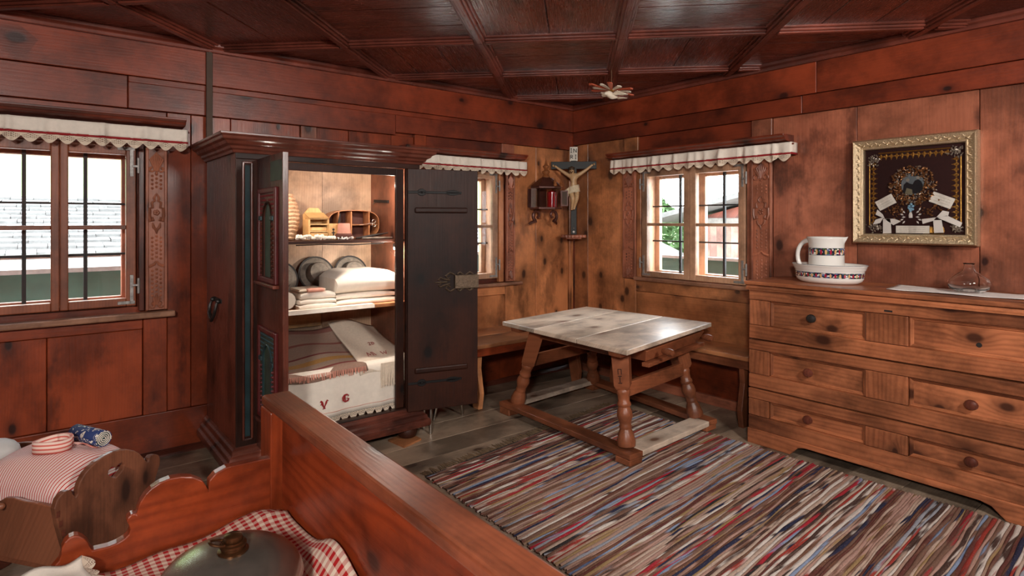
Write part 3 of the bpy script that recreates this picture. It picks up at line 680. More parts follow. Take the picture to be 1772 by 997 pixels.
# front frame
for x0, x1 in ((WX0, -3.085), (-2.185, WX1)):
    st = B().box(x0+.001, x1, WYF-.004, WYF+.026, .16, 1.735).o('front_stile', 'robedarkZ', wd, bevel=.003)
    c = (x0+x1)/2
    B().box(c-.014, c+.012, WYF-.006, WYF-.0035, .24, 1.70).o('teal_inlay', 'robetealX' if 0 else 'robeteal', st)
    for s in (-1, 1): B().box(c+s*.022-.006, c+s*.022+.006, WYF-.016, WYF-.003, .22, 1.72).o('inlay_moulding', 'robeZ', st, bevel=.004)
    for z in (.225, 1.715): B().box(c-.028, c+.028, WYF-.016, WYF-.003, z-.006, z+.006).o('inlay_moulding', 'robeX', st, bevel=.004)
B().box(WX0+.001, WX1-.001, WYF-.004, WYF+.026, 1.735, 1.785).o('top_rail', 'robedarkX', wd, bevel=.003)
B().box(-3.085, -2.185, WYF-.002, WYF+.024, .16, .20).o('bottom_rail', 'robedarkX', wd, bevel=.003)
def skirt(prof, name, m, z):
    b = B(); xa, xb, ya, yb = WX0, WX1, WYF, -.02; n = len(prof); vs = []
    for (x, y, sx, sy) in ((xa, yb, -1, 0), (xa, ya, -1, -1), (xb, ya, 1, -1), (xb, yb, 1, 0)):
        for o, u in prof: vs.append((x+sx*o, y+sy*o, z+u))
    fs = [tuple(range(n)), tuple(range(4*n-1, 3*n-1, -1))]
    for k_ in range(3):
        for i in range(n): fs.append((k_*n+i, k_*n+(i+1) % n, (k_+1)*n+(i+1) % n, (k_+1)*n+i))
    return b.add(vs, fs).o(name, m, wd, bevel=.002, seg=1)
skirt([(0,0),(.012,.0),(.018,.014),(.03,.022),(.034,.034),(.052,.044),(.062,.058),(.078,.066),(.082,.08),(.092,.088),(.092,.1),(0,.1)], 'cornice', 'robeX', 1.765)
B().box(WX0-.06, WX1+.06, WYF-.06, -.02, 1.845, 1.862).o('cornice_top', 'robeX', wd)
skirt([(0,0),(.052,0),(.056,.02),(.054,.042),(.04,.052),(.036,.07),(.022,.08),(.018,.104),(.008,.112),(0,.125)], 'base_moulding', 'robeX', .072)
for x in (WX0+.1, WX1-.085):
    for y in (-.72+.03, -.12):
        f = B().lathe([(.03,.012),(.055,.02),(.066,.045),(.058,.07),(.035,.078)], (x, y, .0), 18).o('bun_foot', 'robedarkZ', wd, smooth=True)
t = B().prism([(-2.29,-.66),(-2.265,-.825),(-2.115,-.775),(-2.13,-.62)], 0, .0118, 2).o('foot_block', 'benchX'); tag(t, 'thin orange wooden wedge under the wardrobe foot', 'wedge')
# side handle
hd = B().box(-3.212, -3.206, -.41, -.22, .928, .952)
for y_ in (-.38, -.25): B().ball((-3.22, y_, .938), .015, 8, 6).o('handle_boss', 'iron', wd, smooth=True)
hd = hd.o('side_handle', 'iron', wd, smooth=True)
B().tube([(-3.225, -.38, .935), (-3.235, -.39, .90), (-3.24, -.37, .86), (-3.243, -.315, .825), (-3.24, -.26, .86), (-3.235, -.24, .90), (-3.225, -.25, .935)], [.007,.009,.01,.012,.01,.009,.007], 8).o('drop_bail', 'iron', hd, smooth=True)
# vitrine glass and its frame
vf = B(); vf.box(-3.085, -3.06, WYF+.028, WYF+.05, .20, 1.735); vf.box(-2.24, -2.185, WYF+.028, WYF+.05, .20, 1.735); vf.box(-3.06, -2.24, WYF+.028, WYF+.05, 1.69, 1.735)
vf = vf.o('glass_frame', 'robedarkZ', wd, bevel=.003)
B().box(-3.06, -2.24, WYF+.036, WYF+.04, .20, 1.69).o('glass_pane', 'vitrine', vf)
# doors
def doorfn(hx, hy, ang, nang):
    d = (math.cos(math.radians(ang)), math.sin(math.radians(ang))); nn = (math.cos(math.radians(nang)), math.sin(math.radians(nang)))
    return lambda a, n, z: (hx+d[0]*a+nn[0]*n, hy+d[1]*a+nn[1]*n, z)
DL = doorfn(-3.087, -.712, 268.5, 178.5); DR = doorfn(-2.183, -.714, 345, 75); DW = .475
ld = B(DL).box(0, DW, -.014, .014, .18, 1.735).o('left_door', 'robeZ', wd, bevel=.003, label='left door with two carved arched panels painted green and red')
rd = B(DR).box(0, DW, -.014, .014, .18, 1.735).o('right_door', 'robedarkZ', wd, bevel=.003, label='right door swung open, dark inner side with lock and strap hinges')
def arch(c, hw, z0, zs, n=14): return [(c-hw, z0)] + [(c-hw*math.cos(PI*i/n), zs+hw*math.sin(PI*i/n)) for i in range(n+1)] + [(c+hw, z0)]
def doorpanel(z0, z1, kind):
    a0, a1 = .07, .40; c = (a0+a1)/2
    for (p, q, r, s) in ((a0, a0+.028, z0, z1), (a1-.028, a1, z0, z1), (a0+.028, a1-.028, z1-.028, z1), (a0+.028, a1-.028, z0, z0+.028)):
        B(DL).box(p, q, .012, .03, r, s).o('panel_moulding', 'robered', ld, bevel=.006)
    B(DL).box(a0-.015, a1+.015, .012, .045, z0-.018, z0).o('panel_ledge', 'robeX', ld, bevel=.005)
    hw = .072; zs = z1-.15 if kind == 0 else z1-.16
    fld = B(DL); ar = arch(c, hw, z0+.028, zs)
    # carved spandrel board with arched opening, as strips either side
    n = 14
    for i in range(n):
        q0, q1 = PI*i/n, PI*(i+1)/n
        p0, p1 = (c-hw*math.cos(q0), zs+hw*math.sin(q0)), (c-hw*math.cos(q1), zs+hw*math.sin(q1))
        fld.add([(p0[0], .020, p0[1]), (p1[0], .020, p1[1]), (p1[0], .020, z1-.028), (p0[0], .020, z1-.028), (p0[0], .013, p0[1]), (p1[0], .013, p1[1])], [(0,1,2,3), (4,5,1,0)])
    for s in (-1, 1): fld.box(min(c+s*hw, c+s*(.165-.028)), max(c+s*hw, c+s*(.165-.028)), .012, .020, z0+.028, z1-.028)
    fld.o('carved_field', 'robegreen' if kind else 'robe'+'Z', ld, bevel=.001, seg=1)
    B(DL).prism(ar, .0125, .0145, 1).o('arched_niche', 'robegreen', ld)
    B(DL).tube([(x, .021, z) for x, z in arch(c, hw+.004, z0+.03, zs)], .006, 6).o('arch_moulding', 'robeteal' if kind else 'robedarkZ', ld, smooth=True)
    for s in (-1, 1):
        B(DL).box(min(c+s*(hw+.006), c+s*(hw+.055)), max(c+s*(hw+.006), c+s*(hw+.055)), .018, .034, zs-.018, zs+.006).o('impost', 'robeteal', ld, bevel=.004)
        bd = B(DL); z = z0+.045
        while z < zs-.035:
            bd.ball((c+s*(hw+.03), .021, z), .012, 6, 4, (1,1,.7)); z += .023
        stuff(bd.o('bead_carving', 'robered' if kind else 'robeZ', ld))
    pr_ = B(DL); rr = random.Random(3+kind)
    for i in range(16):
        for j in range(5):
            x = a0+.04+(a1-a0-.08)*(i+.5*(j % 2))/16; z = z1-.04-.022*j
            if math.hypot(x-c, max(0, z-zs)) > hw+.018: pr_.ball((x, .0205, z), .0055, 5, 4)
    stuff(pr_.o('punched_dots', 'robered' if kind == 0 else 'robeteal', ld))
doorpanel(1.085, 1.57, 0); doorpanel(.37, .85, 1)
B(DL).box(.27, .46, .0135, .0155, 1.60, 1.70).o('painted_field', 'robegreen', ld)
for z in (1.58, .30): B().tube([(-3.088, -.722, z-.05), (-3.088, -.722, z+.05)], .009, 8).o('hinge_barrel', 'iron', wd)
# right door, inner side
for z, sl in ((1.47, 0), (.44, 0)):
    B(DR).box(.045, .40, -.032, -.013, z-.018, z+.018).o('batten', 'robedarkX', rd, bevel=.009)
for z in (1.585, .36):
    sh = B(DR); sh.box(.0, .36, -.019, -.013, z-.008, z+.008); sh.prism([(.09+.03*math.cos(q*PI/5), z+.024*math.sin(q*PI/5)) for q in range(10)], -.019, -.013, 1)
    sh.prism([(.30+.05*math.cos(q*PI/5), z+.018*math.sin(q*PI/5)) for q in range(10)], -.019, -.013, 1); sh.ball((.09, -.019, z), .008, 8, 6)
    sh.o('strap_hinge', 'blackiron', rd, bevel=.002, seg=1)
lk = B(DR).box(.31, .475, -.035, -.012, .955, 1.045).o('lock_case', 'lockmetal', rd, bevel=.004)
sc = B(DR); zc = 1.0
for s in (-1, 1):
    sc.tube([(.33+.14*i/8, -.017, zc+s*(.05+.012*math.sin(i*1.57))) for i in range(9)], .006, 6)
    sc.tube([(.315, -.017, zc+s*.045), (.28, -.017, zc+s*.062), (.25, -.017, zc+s*.04), (.265, -.017, zc+s*.022), (.285, -.017, zc+s*.035)], [.006,.007,.007,.006,.004], 6)
    sc.tube([(.28, -.017, zc+s*.012), (.24, -.017, zc+s*.02), (.215, -.017, zc+s*.03), (.20, -.017, zc+s*.018), (.22, -.017, zc+s*.006)], [.006,.007,.006,.005,.003], 6)
sc.tube([(.26, -.017, zc), (.175, -.017, zc)], [.007, .003], 6); sc.o('lock_scrollwork', 'lockmetal', lk, smooth=True)
# shelves
s1 = B().box(WX0+.03, WX1-.03, -.55, WYB-.014, 1.262, 1.28).o('shelf', 'robedarkX', wd, bevel=.003)
s2 = B().box(WX0+.03, WX1-.03, -.585, WYB-.014, .845, .868).o('shelf', 'benchX', wd, bevel=.003)
br_ = B(); br_.tube([(-2.75, -.3, 1.245), (-2.6, -.35, 1.250), (-2.4, -.38, 1.243), (-2.2, -.42, 1.252)], .004, 6); br_.o('lamp_cable', 'blackiron', s1)
# cabinet lamps
def caplamp(loc, r, power, label, aim):
    t = thing('cabinet_lamp', label, 'lamp', loc, 'little lamps inside the wardrobe')
    B().lathe([(r*1.25,0),(r*1.25,.02),(r*.7,.03)], (loc[0], loc[1], loc[2]+.004), 14).o('housing', 'blackiron', t, smooth=True)
    B().ball((loc[0], loc[1], loc[2]+.002), r, 12, 8).o('bulb', 'bulb', t, smooth=True)
    d = bpy.data.lights.new('cabinet_light', 'POINT'); d.energy = power; d.color = (1, .90, .78); d.shadow_soft_size = .02
    o = bpy.data.objects.new('cabinet_light', d); COL.objects.link(o); o.location = (loc[0]-.03, loc[1]-.005, loc[2]-.03)
caplamp((-2.185, -.565, 1.222), .016, 7, 'glowing bulb under the upper wardrobe shelf', 0)
caplamp((-2.195, -.615, 1.66), .006, 7.0, 'tiny bright lamp at the top right of the wardrobe', 0)
caplamp((-2.95, -.615, 1.66), .006, 8.0, 'tiny lamp hidden at the top left inside the wardrobe', 0)

# ---------------------------------------------------------------- upper shelf
Z1 = 1.2805; Z2 = .8685
t = thing('wicker_basket', 'pale wicker basket standing at the left of the upper shelf', 'basket', (-2.88, -.27, Z1))
b = B()
for i in range(12):
    z = Z1+.012+.024*i; r = .11+.045*math.sin(PI*(i/12)*.9+.25)-.004*i*.3
    b.tube([(-2.88+r*math.cos(q*PI/10), -.27+r*math.sin(q*PI/10)*.8, z+.004*(q % 2)) for q in range(20)], .013, 6, True)
b.o('woven_body', 'wicker', t, smooth=True)
B().lathe([(.11,.0),(.12,.02),(.11,.03)], (-2.88,-.27,Z1), 18, sy=.8).o('base', 'wicker', t)
t = thing('salt_box', 'small pale wooden box with gabled back and two drawers', 'box', (-2.63, -.34, Z1))
B().prism([(-2.70,Z1),(-2.565,Z1),(-2.565,1.44),(-2.60,1.485),(-2.665,1.485),(-2.70,1.44)], -.29, -.278, 1).o('back_board', 'paleZ', t, bevel=.002)
for x in (-2.70, -2.577): B().box(x, x+.012, -.385, -.29, Z1, 1.41).o('side', 'paleZ', t, bevel=.001)
for z in (Z1, 1.33, 1.375, 1.41): B().box(-2.688, -2.577, -.385, -.29, z, z+.008).o('divider', 'paleX', t)
B().box(-2.687, -2.578, -.392, -.384, 1.287, 1.325).o('drawer_front', 'paleX', t, bevel=.002); B().box(-2.684, -2.58, -.375, -.367, 1.34, 1.36).o('drawer_front', 'paleX', t)
B().add([(-2.695,-.39,1.418),(-2.57,-.39,1.418),(-2.57,-.295,1.452),(-2.695,-.295,1.452)], [(0,1,2,3)]).o('sloping_lid', 'paleX', t, solid=.006)
t = tag(B().box(-2.572, -2.508, -.40, -.392, Z1, 1.384).o('pictured_card', 'paleZ', bevel=.002), 'small upright pale wooden tablet with a dark motif', 'tablet')
m = B(); m.box(-2.548, -2.540, -.4015, -.4, 1.30, 1.335); m.ball((-2.544, -.4005, 1.345), .008, 8, 6, (1,.1,1)); m.box(-2.556, -2.532, -.4012, -.4, 1.322, 1.328); m.o('dark_motif', 'ink', t)
# oval compartment tray
t = thing('oval_tray', 'upright oval bentwood box with dark compartments', 'box', (-2.33, -.2, Z1))
def oval(cx, cz, hw, hh, n=32, e=3.0):
    return [(cx+hw*math.copysign(abs(math.cos(2*PI*i/n))**(2/e), math.cos(2*PI*i/n)), cz+hh*math.copysign(abs(math.sin(2*PI*i/n))**(2/e), math.sin(2*PI*i/n))) for i in range(n)]
ov = oval(-2.335, Z1+.098, .185, .097); oi = oval(-2.335, Z1+.098, .180, .092)
B().prism(ov, -.155, -.148, 1).o('bottom_board', 'hatbrown', t)
b = B(); n = len(ov)
for i in range(n):
    j = (i+1) % n
    b.add([(ov[i][0],-.25,ov[i][1]),(ov[j][0],-.25,ov[j][1]),(ov[j][0],-.15,ov[j][1]),(ov[i][0],-.15,ov[i][1]),(oi[i][0],-.25,oi[i][1]),(oi[j][0],-.25,oi[j][1]),(oi[j][0],-.15,oi[j][1]),(oi[i][0],-.15,oi[i][1])], [(0,1,2,3),(4,7,6,5),(0,4,5,1)])
b.o('bentwood_rim', 'hatpink' if 0 else 'benchX', t)
for x in (-2.445, -2.355, -2.225): B().box(x-.004, x+.004, -.248, -.155, Z1+.012, Z1+.184).o('divider', 'benchZ', t)
B().box(-2.355, -2.165, -.246, -.155, Z1+.09, Z1+.098).o('divider', 'benchX', t)
t = thing('felt_hat', 'small pinkish felt hat with dark rolled brim', 'hat', (-2.486, -.43, Z1+.02))
B().lathe([(.034,.105),(.037,.10),(.041,.06),(.045,.035)], (-2.486,-.43,Z1), 20).o('crown', 'hatpink', t, smooth=True)
B().lathe([(.045,.04),(.056,.03),(.056,.018),(.046,.012),(.044,.03)], (-2.486,-.43,Z1), 20, cap=False).o('brim', 'hatbrown', t, smooth=True)
b = B(); rr = random.Random(5)
for _ in range(60):
    q = rr.uniform(0, 2*PI); r = .045*math.sqrt(rr.random()); b.ball((-2.486+r*math.cos(q)*1.1, -.455+r*math.sin(q)*.7, Z1+.006+.012*rr.random()), .006, 6, 4)
t = stuff(b.o('white_flowers', 'white_cloth')); tag(t, 'heap of tiny white blossoms under the felt hat', 'flowers')
b = B()
for i in range(70):
    q = rr.uniform(0, 2*PI); b.ball((-2.72+.075*math.cos(q)+rr.uniform(-.012,.012), -.475+.035*math.sin(q)+rr.uniform(-.01,.01), Z1+.010+.02*rr.random()), .010, 6, 4)
t = stuff(b.o('blossom_wreath', 'linen')); tag(t, 'cream blossom wreath lying at the left of the upper shelf', 'wreath')
b = B()
for i in range(40): b.ball((-2.60+rr.uniform(-.04,.04), -.46+rr.uniform(-.015,.015), Z1+.010+.01*rr.random()), .009, 6, 4)
t = stuff(b.o('blossom_cluster', 'linen')); tag(t, 'small cream blossom cluster in front of the little wooden box', 'flowers')
t = thing('scissors', 'old steel scissors propped in the oval box', 'scissors', (-2.2, -.262, Z1+.1))
for dz in (-.012, .014): B().tube([(-2.196+.013*math.cos(q*PI/6), -.262, 1.385+dz+.011*math.sin(q*PI/6)) for q in range(12)], .0025, 6, True).o('finger_ring', 'steel', t)
B().tube([(-2.205, -.258, 1.385), (-2.30, -.256, 1.372)], [.003, .0015], 6).o('blade', 'steel', t)
for i, (p, q, lb, mm) in enumerate((((-2.43,-.49,Z1+.009), (-2.18,-.44,Z1+.04), 'dark carved stick leaning across the shelf front', 'hatblack'), ((-2.40,-.52,Z1+.009), (-2.17,-.48,Z1+.009), 'grey wooden rod lying along the shelf edge', 'hatgrey'), ((-2.46,-.265,Z1+.06), (-2.445,-.27,1.45), 'dark upright stick in front of the oval box', 'hatblack'))):
    t = tag(B().tube([p, tuple((a+c)/2 for a, c in zip(p, q)), q], [.006,.008,.004], 8).o('stick', mm, smooth=True), lb, 'stick')
t = thing('iron_peg', 'iron peg on the inner right side of the wardrobe', 'peg', (-2.117, -.2, 1.54)); B().bar((-2.122,-.33,1.535), (-2.124,-.12,1.545), .012, .02).o('peg_strip', 'blackiron', t); B().tube([(-2.125,-.14,1.535), (-2.15,-.15,1.52)], .003, 6).o('hook', 'steel', t)
# ---------------------------------------------------------------- lower shelf
def bowler(cx, cz, y, R, label, crown):
    t = thing('round_hat', label, 'hat', (cx, y, Z2), 'dark round hats on the lower shelf')
    M = Matrix.Rotation(math.radians(72), 4, 'X')
    B().lathe([(R*.55,.0),(R,.006),(R*.99,.014),(R*.9,.012),(R*.55,.012)], (cx, y, cz), 30, M, cap=False).o('brim', 'hatblack', t, smooth=True)
    B().lathe([(R*.9,.0125),(R*.62,.0165)], (cx, y, cz), 30, M, cap=False).o('brim_lining', 'hatgrey', t, smooth=True)
    B().lathe([(R*.6,.012),(R*.56,.065),(R*.5,.075),(.001,.078)], (cx, y, cz), 30, M).o('crown', crown, t, smooth=True)
    return t
bowler(-2.545, Z2+.168, -.10, .125, 'dark round hat with patterned crown leaning left of its twin', 'hatgrey'); bowler(-2.30, Z2+.165, -.11, .125, 'dark round hat with plain crown leaning nearest the lamp', 'hatgrey'); bowler(-2.80, Z2+.15, -.12, .125, 'dark round hat at the left, mostly hidden by linen', 'hatgrey')
def folded(name, x0, x1, y0, y1, z0, z1, label, m, wob=.006, seed=0, parent=None, skew=0, group=None, cat='linen', rz=0):
    rr = random.Random(seed); n = 14; ph = [rr.uniform(0, 6) for _ in range(4)]; h = z1-z0; b = B(); prof = []
    # rounded fold at the front, swept along x
    for i in range(9): q = PI*(-.5+i/8); prof.append((y0+h/2-math.cos(q)*h/2, z0+h/2+math.sin(q)*h/2))
    prof += [(y1, z1), (y1, z0)]; L = len(prof); vs = []; fs = []
    for i in range(n+1):
        u = i/n; x = x0+(x1-x0)*u
        for k_, (y, z) in enumerate(prof):
            up = (z-z0)/max(h, 1e-4); wv = wob*(math.sin(u*5+ph[0])+.5*math.sin(u*11+ph[1]))*up; e = 1-.25*(abs(2*u-1)**6)*up
            vs.append((x+skew*(y-y0)+.004*math.sin(z*300), y+.5*wob*math.sin(u*7+ph[2]), z0+(z-z0)*e+wv*.6*up))
    for i in range(n):
        for k_ in range(L): fs.append((i*L+k_, i*L+(k_+1) % L, (i+1)*L+(k_+1) % L, (i+1)*L+k_))
    fs += [tuple(range(L)), tuple(range((n+1)*L-1, n*L-1, -1))]
    o = b.add(vs, fs).o(name, m, parent, smooth=True)
    if parent is None: tag(o, label, cat, group)
    return o
lay = [(.0, .03), (.03, .056), (.056, .10)]
nm = ['bottom folded napkin of the small linen stack', 'middle folded napkin of the small linen stack', 'thick upper napkin of the small linen stack']
for i, (a, c) in enumerate(lay): folded('folded_napkin', -2.815+.008*i, -2.585, -.555+.01*i, -.30, Z2+a, Z2+c, nm[i], 'linen', .002, i, group='small folded linens')
t = folded('lace_doily', -2.80, -2.64, -.52, -.33, Z2+.102, Z2+.118, 'patterned grey-white lace cloth on top of the small stack', 'lacecol', .002, 9)
t = folded('pink_napkin', -2.76, -2.66, -.545, -.49, Z2+.102, Z2+.122, 'small pink folded napkin on the small linen stack', 'pinkcloth', .002, 11)
folded('folded_sheet', -2.575, -2.155, -.53, -.24, Z2, Z2+.034, 'bottom folded sheet of the big white stack', 'linen', .003, 21, group='big folded sheets')
folded('folded_sheet', -2.575, -2.15, -.52, -.24, Z2+.037, Z2+.07, 'second folded sheet of the big white stack', 'linen', .004, 22, group='big folded sheets')
t = folded('white_pillow', -2.578, -2.135, -.54, -.24, Z2+.072, Z2+.21, 'plump white folded pillowcase topping the big stack', 'linen', .012, 23, cat='pillow')
t = tag(B().tube([(-2.87,-.5,Z2+.055), (-2.87,-.25,Z2+.055)], .052, 14).o('rolled_cloth', 'linen', smooth=True), 'rolled white cloth at the far left of the lower shelf', 'cloth')
b = B(); b.grid(lambda u, v: (-2.90+.55*u, -.588-.004*v+.002*math.sin(u*30), Z2+.0-.022*v+.002), 30, 3); b.grid(lambda u, v: (-2.90+.55*u, -.588+.05*v, Z2+.003), 30, 2)
t = tag(b.o('shelf_runner', 'linen', solid=.002), 'narrow white runner along the edge of the lower shelf', 'cloth')
# ---------------------------------------------------------------- bottom compartment
t = tag(folded('folded_featherbed', -3.16, -2.15, -.60, -.10, .1955, .49, '', 'blanket', .01, 31), 'thick folded bedding at the bottom of the wardrobe', 'bedding')
t = thing('linen_sheet', 'long cream linen sheet with lace hem and red monogram', 'sheet', (-2.6, -.61, .2))
def sh(u, v):
    x = -3.14+.985*u; z = .215+.29*v
    return (x, -.635-.006*math.sin(u*17)-.004*math.sin(u*41)*(1-v) + (.03*max(0, v-.88)/.12), z + .018*u)
B().grid(sh, 60, 10).o('sheet_front', 'linen', t, smooth='all', solid=.003)
B().grid(lambda u, v: (-3.14+.985*u, -.637-.006*math.sin(u*17)-.004*math.sin(u*41)+.001, .262-.062*(.45+.55*abs(math.sin(PI*u*18)))*(1-v)+.018*u-.03), 180, 3, True, 18, 1).o('lace_hem', 'lace', t, smooth='all')
def letter(strokes, x, y, z, s, m, parent, r=.004):
    b = B()
    for st_ in strokes: b.tube([(x+px*s, y, z+pz*s) for px, pz in st_], [r*.6]+[r*1.2]*(len(st_)-2)+[r*.6], 6)
    return b.o('monogram_letter', m, parent)
VV = [[(-.55,.85),(-.4,1),(-.25,.85),(0,-.05)], [(-.4,1),(-.3,.6),(0,-.05)], [(0,-.05),(.3,.8),(.45,1),(.6,.9)], [(.05,.15),(.4,.75)], [(-.5,.5),(-.3,.55)], [(-.2,-.1),(.2,-.05)]]
GG = [[(.45,.85),(.2,1),(-.2,.95),(-.45,.6),(-.4,.2),(-.1,0),(.3,.08),(.45,.35),(.15,.5)], [(-.1,.95),(-.15,.5),(-.05,.05)], [(.45,.85),(.3,.7)]]
letter(VV, -2.70, -.645, .288, .044, 'redtrim', t); letter(GG, -2.565, -.645, .302, .042, 'redtrim', t)
b = B(); b.tube([(-2.14-.985*(1-u/40), -.640-.006*math.sin(u/40*17)-.004*math.sin(u/40*41), .246+.018*u/40) for u in range(41)], .0016, 5); b.o('red_thread_line', 'pinkcloth', t)
# rug-like blanket over the top, fringed cloth beside it
t = thing('woven_blanket', 'striped woven blanket folded over the bedding', 'blanket', (-2.7, -.4, .49))
B().grid(lambda u, v: (-3.14+.72*u, -.645+.50*v, .500+.16*v**1.3+.012*math.sin(u*9+v*4)+.02*u*v - (.0 if v > .06 else (.06-v)*.6)), 24, 24, True, 1, 1.0).o('blanket_cloth', 'blanket', t, smooth='all', solid=.012)
b = B()
for i in range(70):
    x = -3.13+.70*i/70; b.tube([(x, -.650, .50), (x+R_.uniform(-.006,.006), -.655, .465+R_.uniform(-.01,.01))], .003, 5)
stuff(b.o('blanket_fringe', 'pinkcloth', t))
t = thing('fringed_cloth', 'natural linen cloth with red stitched letters, draped on the right', 'cloth', (-2.3, -.4, .5))
B().grid(lambda u, v: (-2.47+.335*u, -.642+.52*v, .508+.20*v**1.2*(1-.3*u*u)+.01*math.sin(u*7+v*5) - (0 if v > .08 else (.08-v)*.8)), 20, 20).o('cloth_sheet', 'lacecol', t, smooth='all', solid=.008)
b = B()
for i in range(40):
    x = -2.33+.18*i/40; b.tube([(x, -.648, .50), (x+R_.uniform(-.004,.004), -.652, .43), (x+R_.uniform(-.006,.006), -.65, .37+R_.uniform(-.03,.02))], .0035, 5)
stuff(b.o('cloth_fringe', 'lacecol', t))
def flat_letter(strokes, x, y, z, s, k2):
    b = B()
    for st_ in strokes: b.tube([(x+px*s, y+pz*s*.95, z+pz*s*k2) for px, pz in st_], .0022, 5)
    b.o('stitched_letter', 'redtrim', t)
MM = [[(-.5,0),(-.4,.9),(-.1,.2),(.15,.95),(.25,0)], [(.3,.9),(.55,0)]]
WW = [[(-.5,.9),(-.3,0),(0,.7),(.2,0),(.5,.9)]]
flat_letter(MM, -2.36, -.58, .541, .05, .3); flat_letter(WW, -2.27, -.58, .541, .04, .3)
flat_letter([[(-.6,.8),(-.2,.9),(-.3,.4),(-.6,.0),(-.2,0)], [(.1,.9),(.1,0)], [(.3,.9),(.6,.5),(.3,0)]], -2.29, -.43, .578, .035, .35)
t = tag(B().box(-2.74, -2.50, -.075, -.06, .68, .83).o('pale_board', 'paleX', bevel=.003), 'pale figured board leaning inside the back of the wardrobe', 'board')
# ---------------------------------------------------------------- tubular stand behind the open door
t = thing('metal_stand', 'silver tubular metal stand half hidden behind the open wardrobe door', 'stand', (-1.85, -.58, 0))
for f, tp in (((-2.012,-.715,0), (-2.0,-.70,.36)), ((-1.86,-.50,0), (-1.80,-.55,.36)), ((-1.63,-.525,0), (-1.72,-.58,.36)), ((-1.975,-.56,0), (-1.97,-.57,.36))): B().tube([f, tp], .011, 10).o('leg', 'steel', t, smooth=True)
B().prism([(-2.005,-.71),(-1.98,-.56),(-1.79,-.53),(-1.70,-.57),(-1.72,-.70)], .36, .38, 2).o('stand_plate', 'blackiron', t)
# ================================================================ table
TN, TL_, TB, TR = Vector((-1.548,-1.984,0)), Vector((-1.500,-.825,0)), Vector((-.515,-.68,0)), Vector((-.405,-1.765,0))
def T(u, v, z): p = TN*(1-u)*(1-v)+TR*u*(1-v)+TL_*(1-u)*v+TB*u*v; return (p.x, p.y, z)
tb = thing('farm_table', 'old square farmhouse table with pale top and turned splayed legs', 'table', (-.95, -1.27, 0))
for v0, v1 in ((0,.345), (.349,.70), (.704,1)):
    B().add([T(0,v0,.672),T(1,v0,.672),T(1,v1,.672),T(0,v1,.672),T(0,v0,.70),T(1,v0,.70),T(1,v1,.70),T(0,v1,.70)], [(0,3,2,1),(4,5,6,7),(0,1,5,4),(1,2,6,5),(2,3,7,6),(3,0,4,7)]).o('top_plank', 'ttopX', tb, bevel=.004)
for v in (.10, .90):                       # sledge battens under the top
    B().add([T(.03,v-.04,.640),T(.97,v-.04,.640),T(.97,v+.04,.640),T(.03,v+.04,.640),T(.02,v-.04,.672),T(.98,v-.04,.672),T(.98,v+.04,.672),T(.02,v+.04,.672)], [(0,3,2,1),(4,5,6,7),(0,1,5,4),(1,2,6,5),(2,3,7,6),(3,0,4,7)]).o('top_batten', 'tableX', tb, bevel=.004)
FT = [Vector((-1.375,-1.85,0)), Vector((-.545,-1.80,0)), Vector((-.40,-.64,0)), Vector((-1.34,-.71,0))]
TP = [Vector(T(.19,.17,.655)), Vector(T(.80,.17,.655)), Vector(T(.80,.83,.655)), Vector(T(.19,.83,.655))]
for i in range(4):
    f = FT[i] + (sum(FT, Vector())/4-FT[i]).normalized()*.055; f.z = .085; p = TP[i]; d = (p-f); L = d.length; d.normalize()
    M = d.to_track_quat('Z', 'X').to_matrix().to_4x4()
    leg = B()
    prof = [(.052,.0),(.055,.03),(.045,.075),(.034,.10),(.038,.112),(.034,.122),(.036,.14),(.047,.175),(.044,.20),(.034,.225),(.041,.235),(.041,.247),(.034,.257),(.036,.29),(.042,.305),(.042,.318),(.036,.33)]
    leg.lathe(prof, f, 16, M)
    vs = []; X_ = (d.cross(Vector((0,0,1)))).normalized(); Yv = d.cross(X_)
    for zz, hw in ((.325,.034), (.35,.047), (L+.012,.052)):
        for a, b_ in ((-1,-1),(1,-1),(1,1),(-1,1)):
            q = (Matrix.Rotation(PI/4, 4, d) @ (X_*a+Yv*b_))*hw; vs.append(f+d*zz+q)
    leg.add(vs, [(3,2,1,0),(8,9,10,11)]+[(k_*4+j, k_*4+(j+1)%4, (k_+1)*4+(j+1)%4, (k_+1)*4+j) for k_ in (0,1) for j in range(4)])
    lo = leg.o('leg', 'tableZ', tb, smooth=True, bevel=.003)
    if i == 0:      # carved mark on the near leg
        cm = B(); ctr = f+d*(L*.72); cd = Vector((cam.location.x, cam.location.y, 0))-Vector((ctr.x, ctr.y, 0)); 
        nrm = (Matrix.Rotation(PI/4, 4, d) @ Vector((X_+Yv))).normalized()
        cands = [(Matrix.Rotation(PI/4+k_*PI/2, 4, d) @ X_).normalized() for k_ in range(4)]
        nrm = max(cands, key=lambda q: q.dot(cd)); sd = d.cross(nrm).normalized()
        if sd.dot(Vector((math.sin(math.radians(51.2)), -math.cos(math.radians(51.2)), 0))) < 0: sd = -sd
        o_ = ctr+nrm*.0508
        for (x, y, w, h) in ((-.006,.035,.022,.004), (-.015,.02,.004,.03), (.004,.02,.004,.03), (-.006,-.005,.022,.004), (-.006,-.025,.004,.03), (-.006,-.045,.022,.004)):
            cm.bar(o_+sd*(x-w/2)+d*y, o_+sd*(x+w/2)+d*y, h if h > .01 else .003, h, up=tuple(d)) if h < .01 else cm.bar(o_+sd*x+d*(y-h/2), o_+sd*x+d*(y+h/2), .004, .003, up=tuple(nrm))
        cm.o('carved_mark', 'robedarkZ', lo)
    B().box(FT[i].x-.055, FT[i].x+.055, FT[i].y-.055, FT[i].y+.055, .0125 if i < 2 else 0, .05).o('foot_block', 'tableX', tb, bevel=.006)
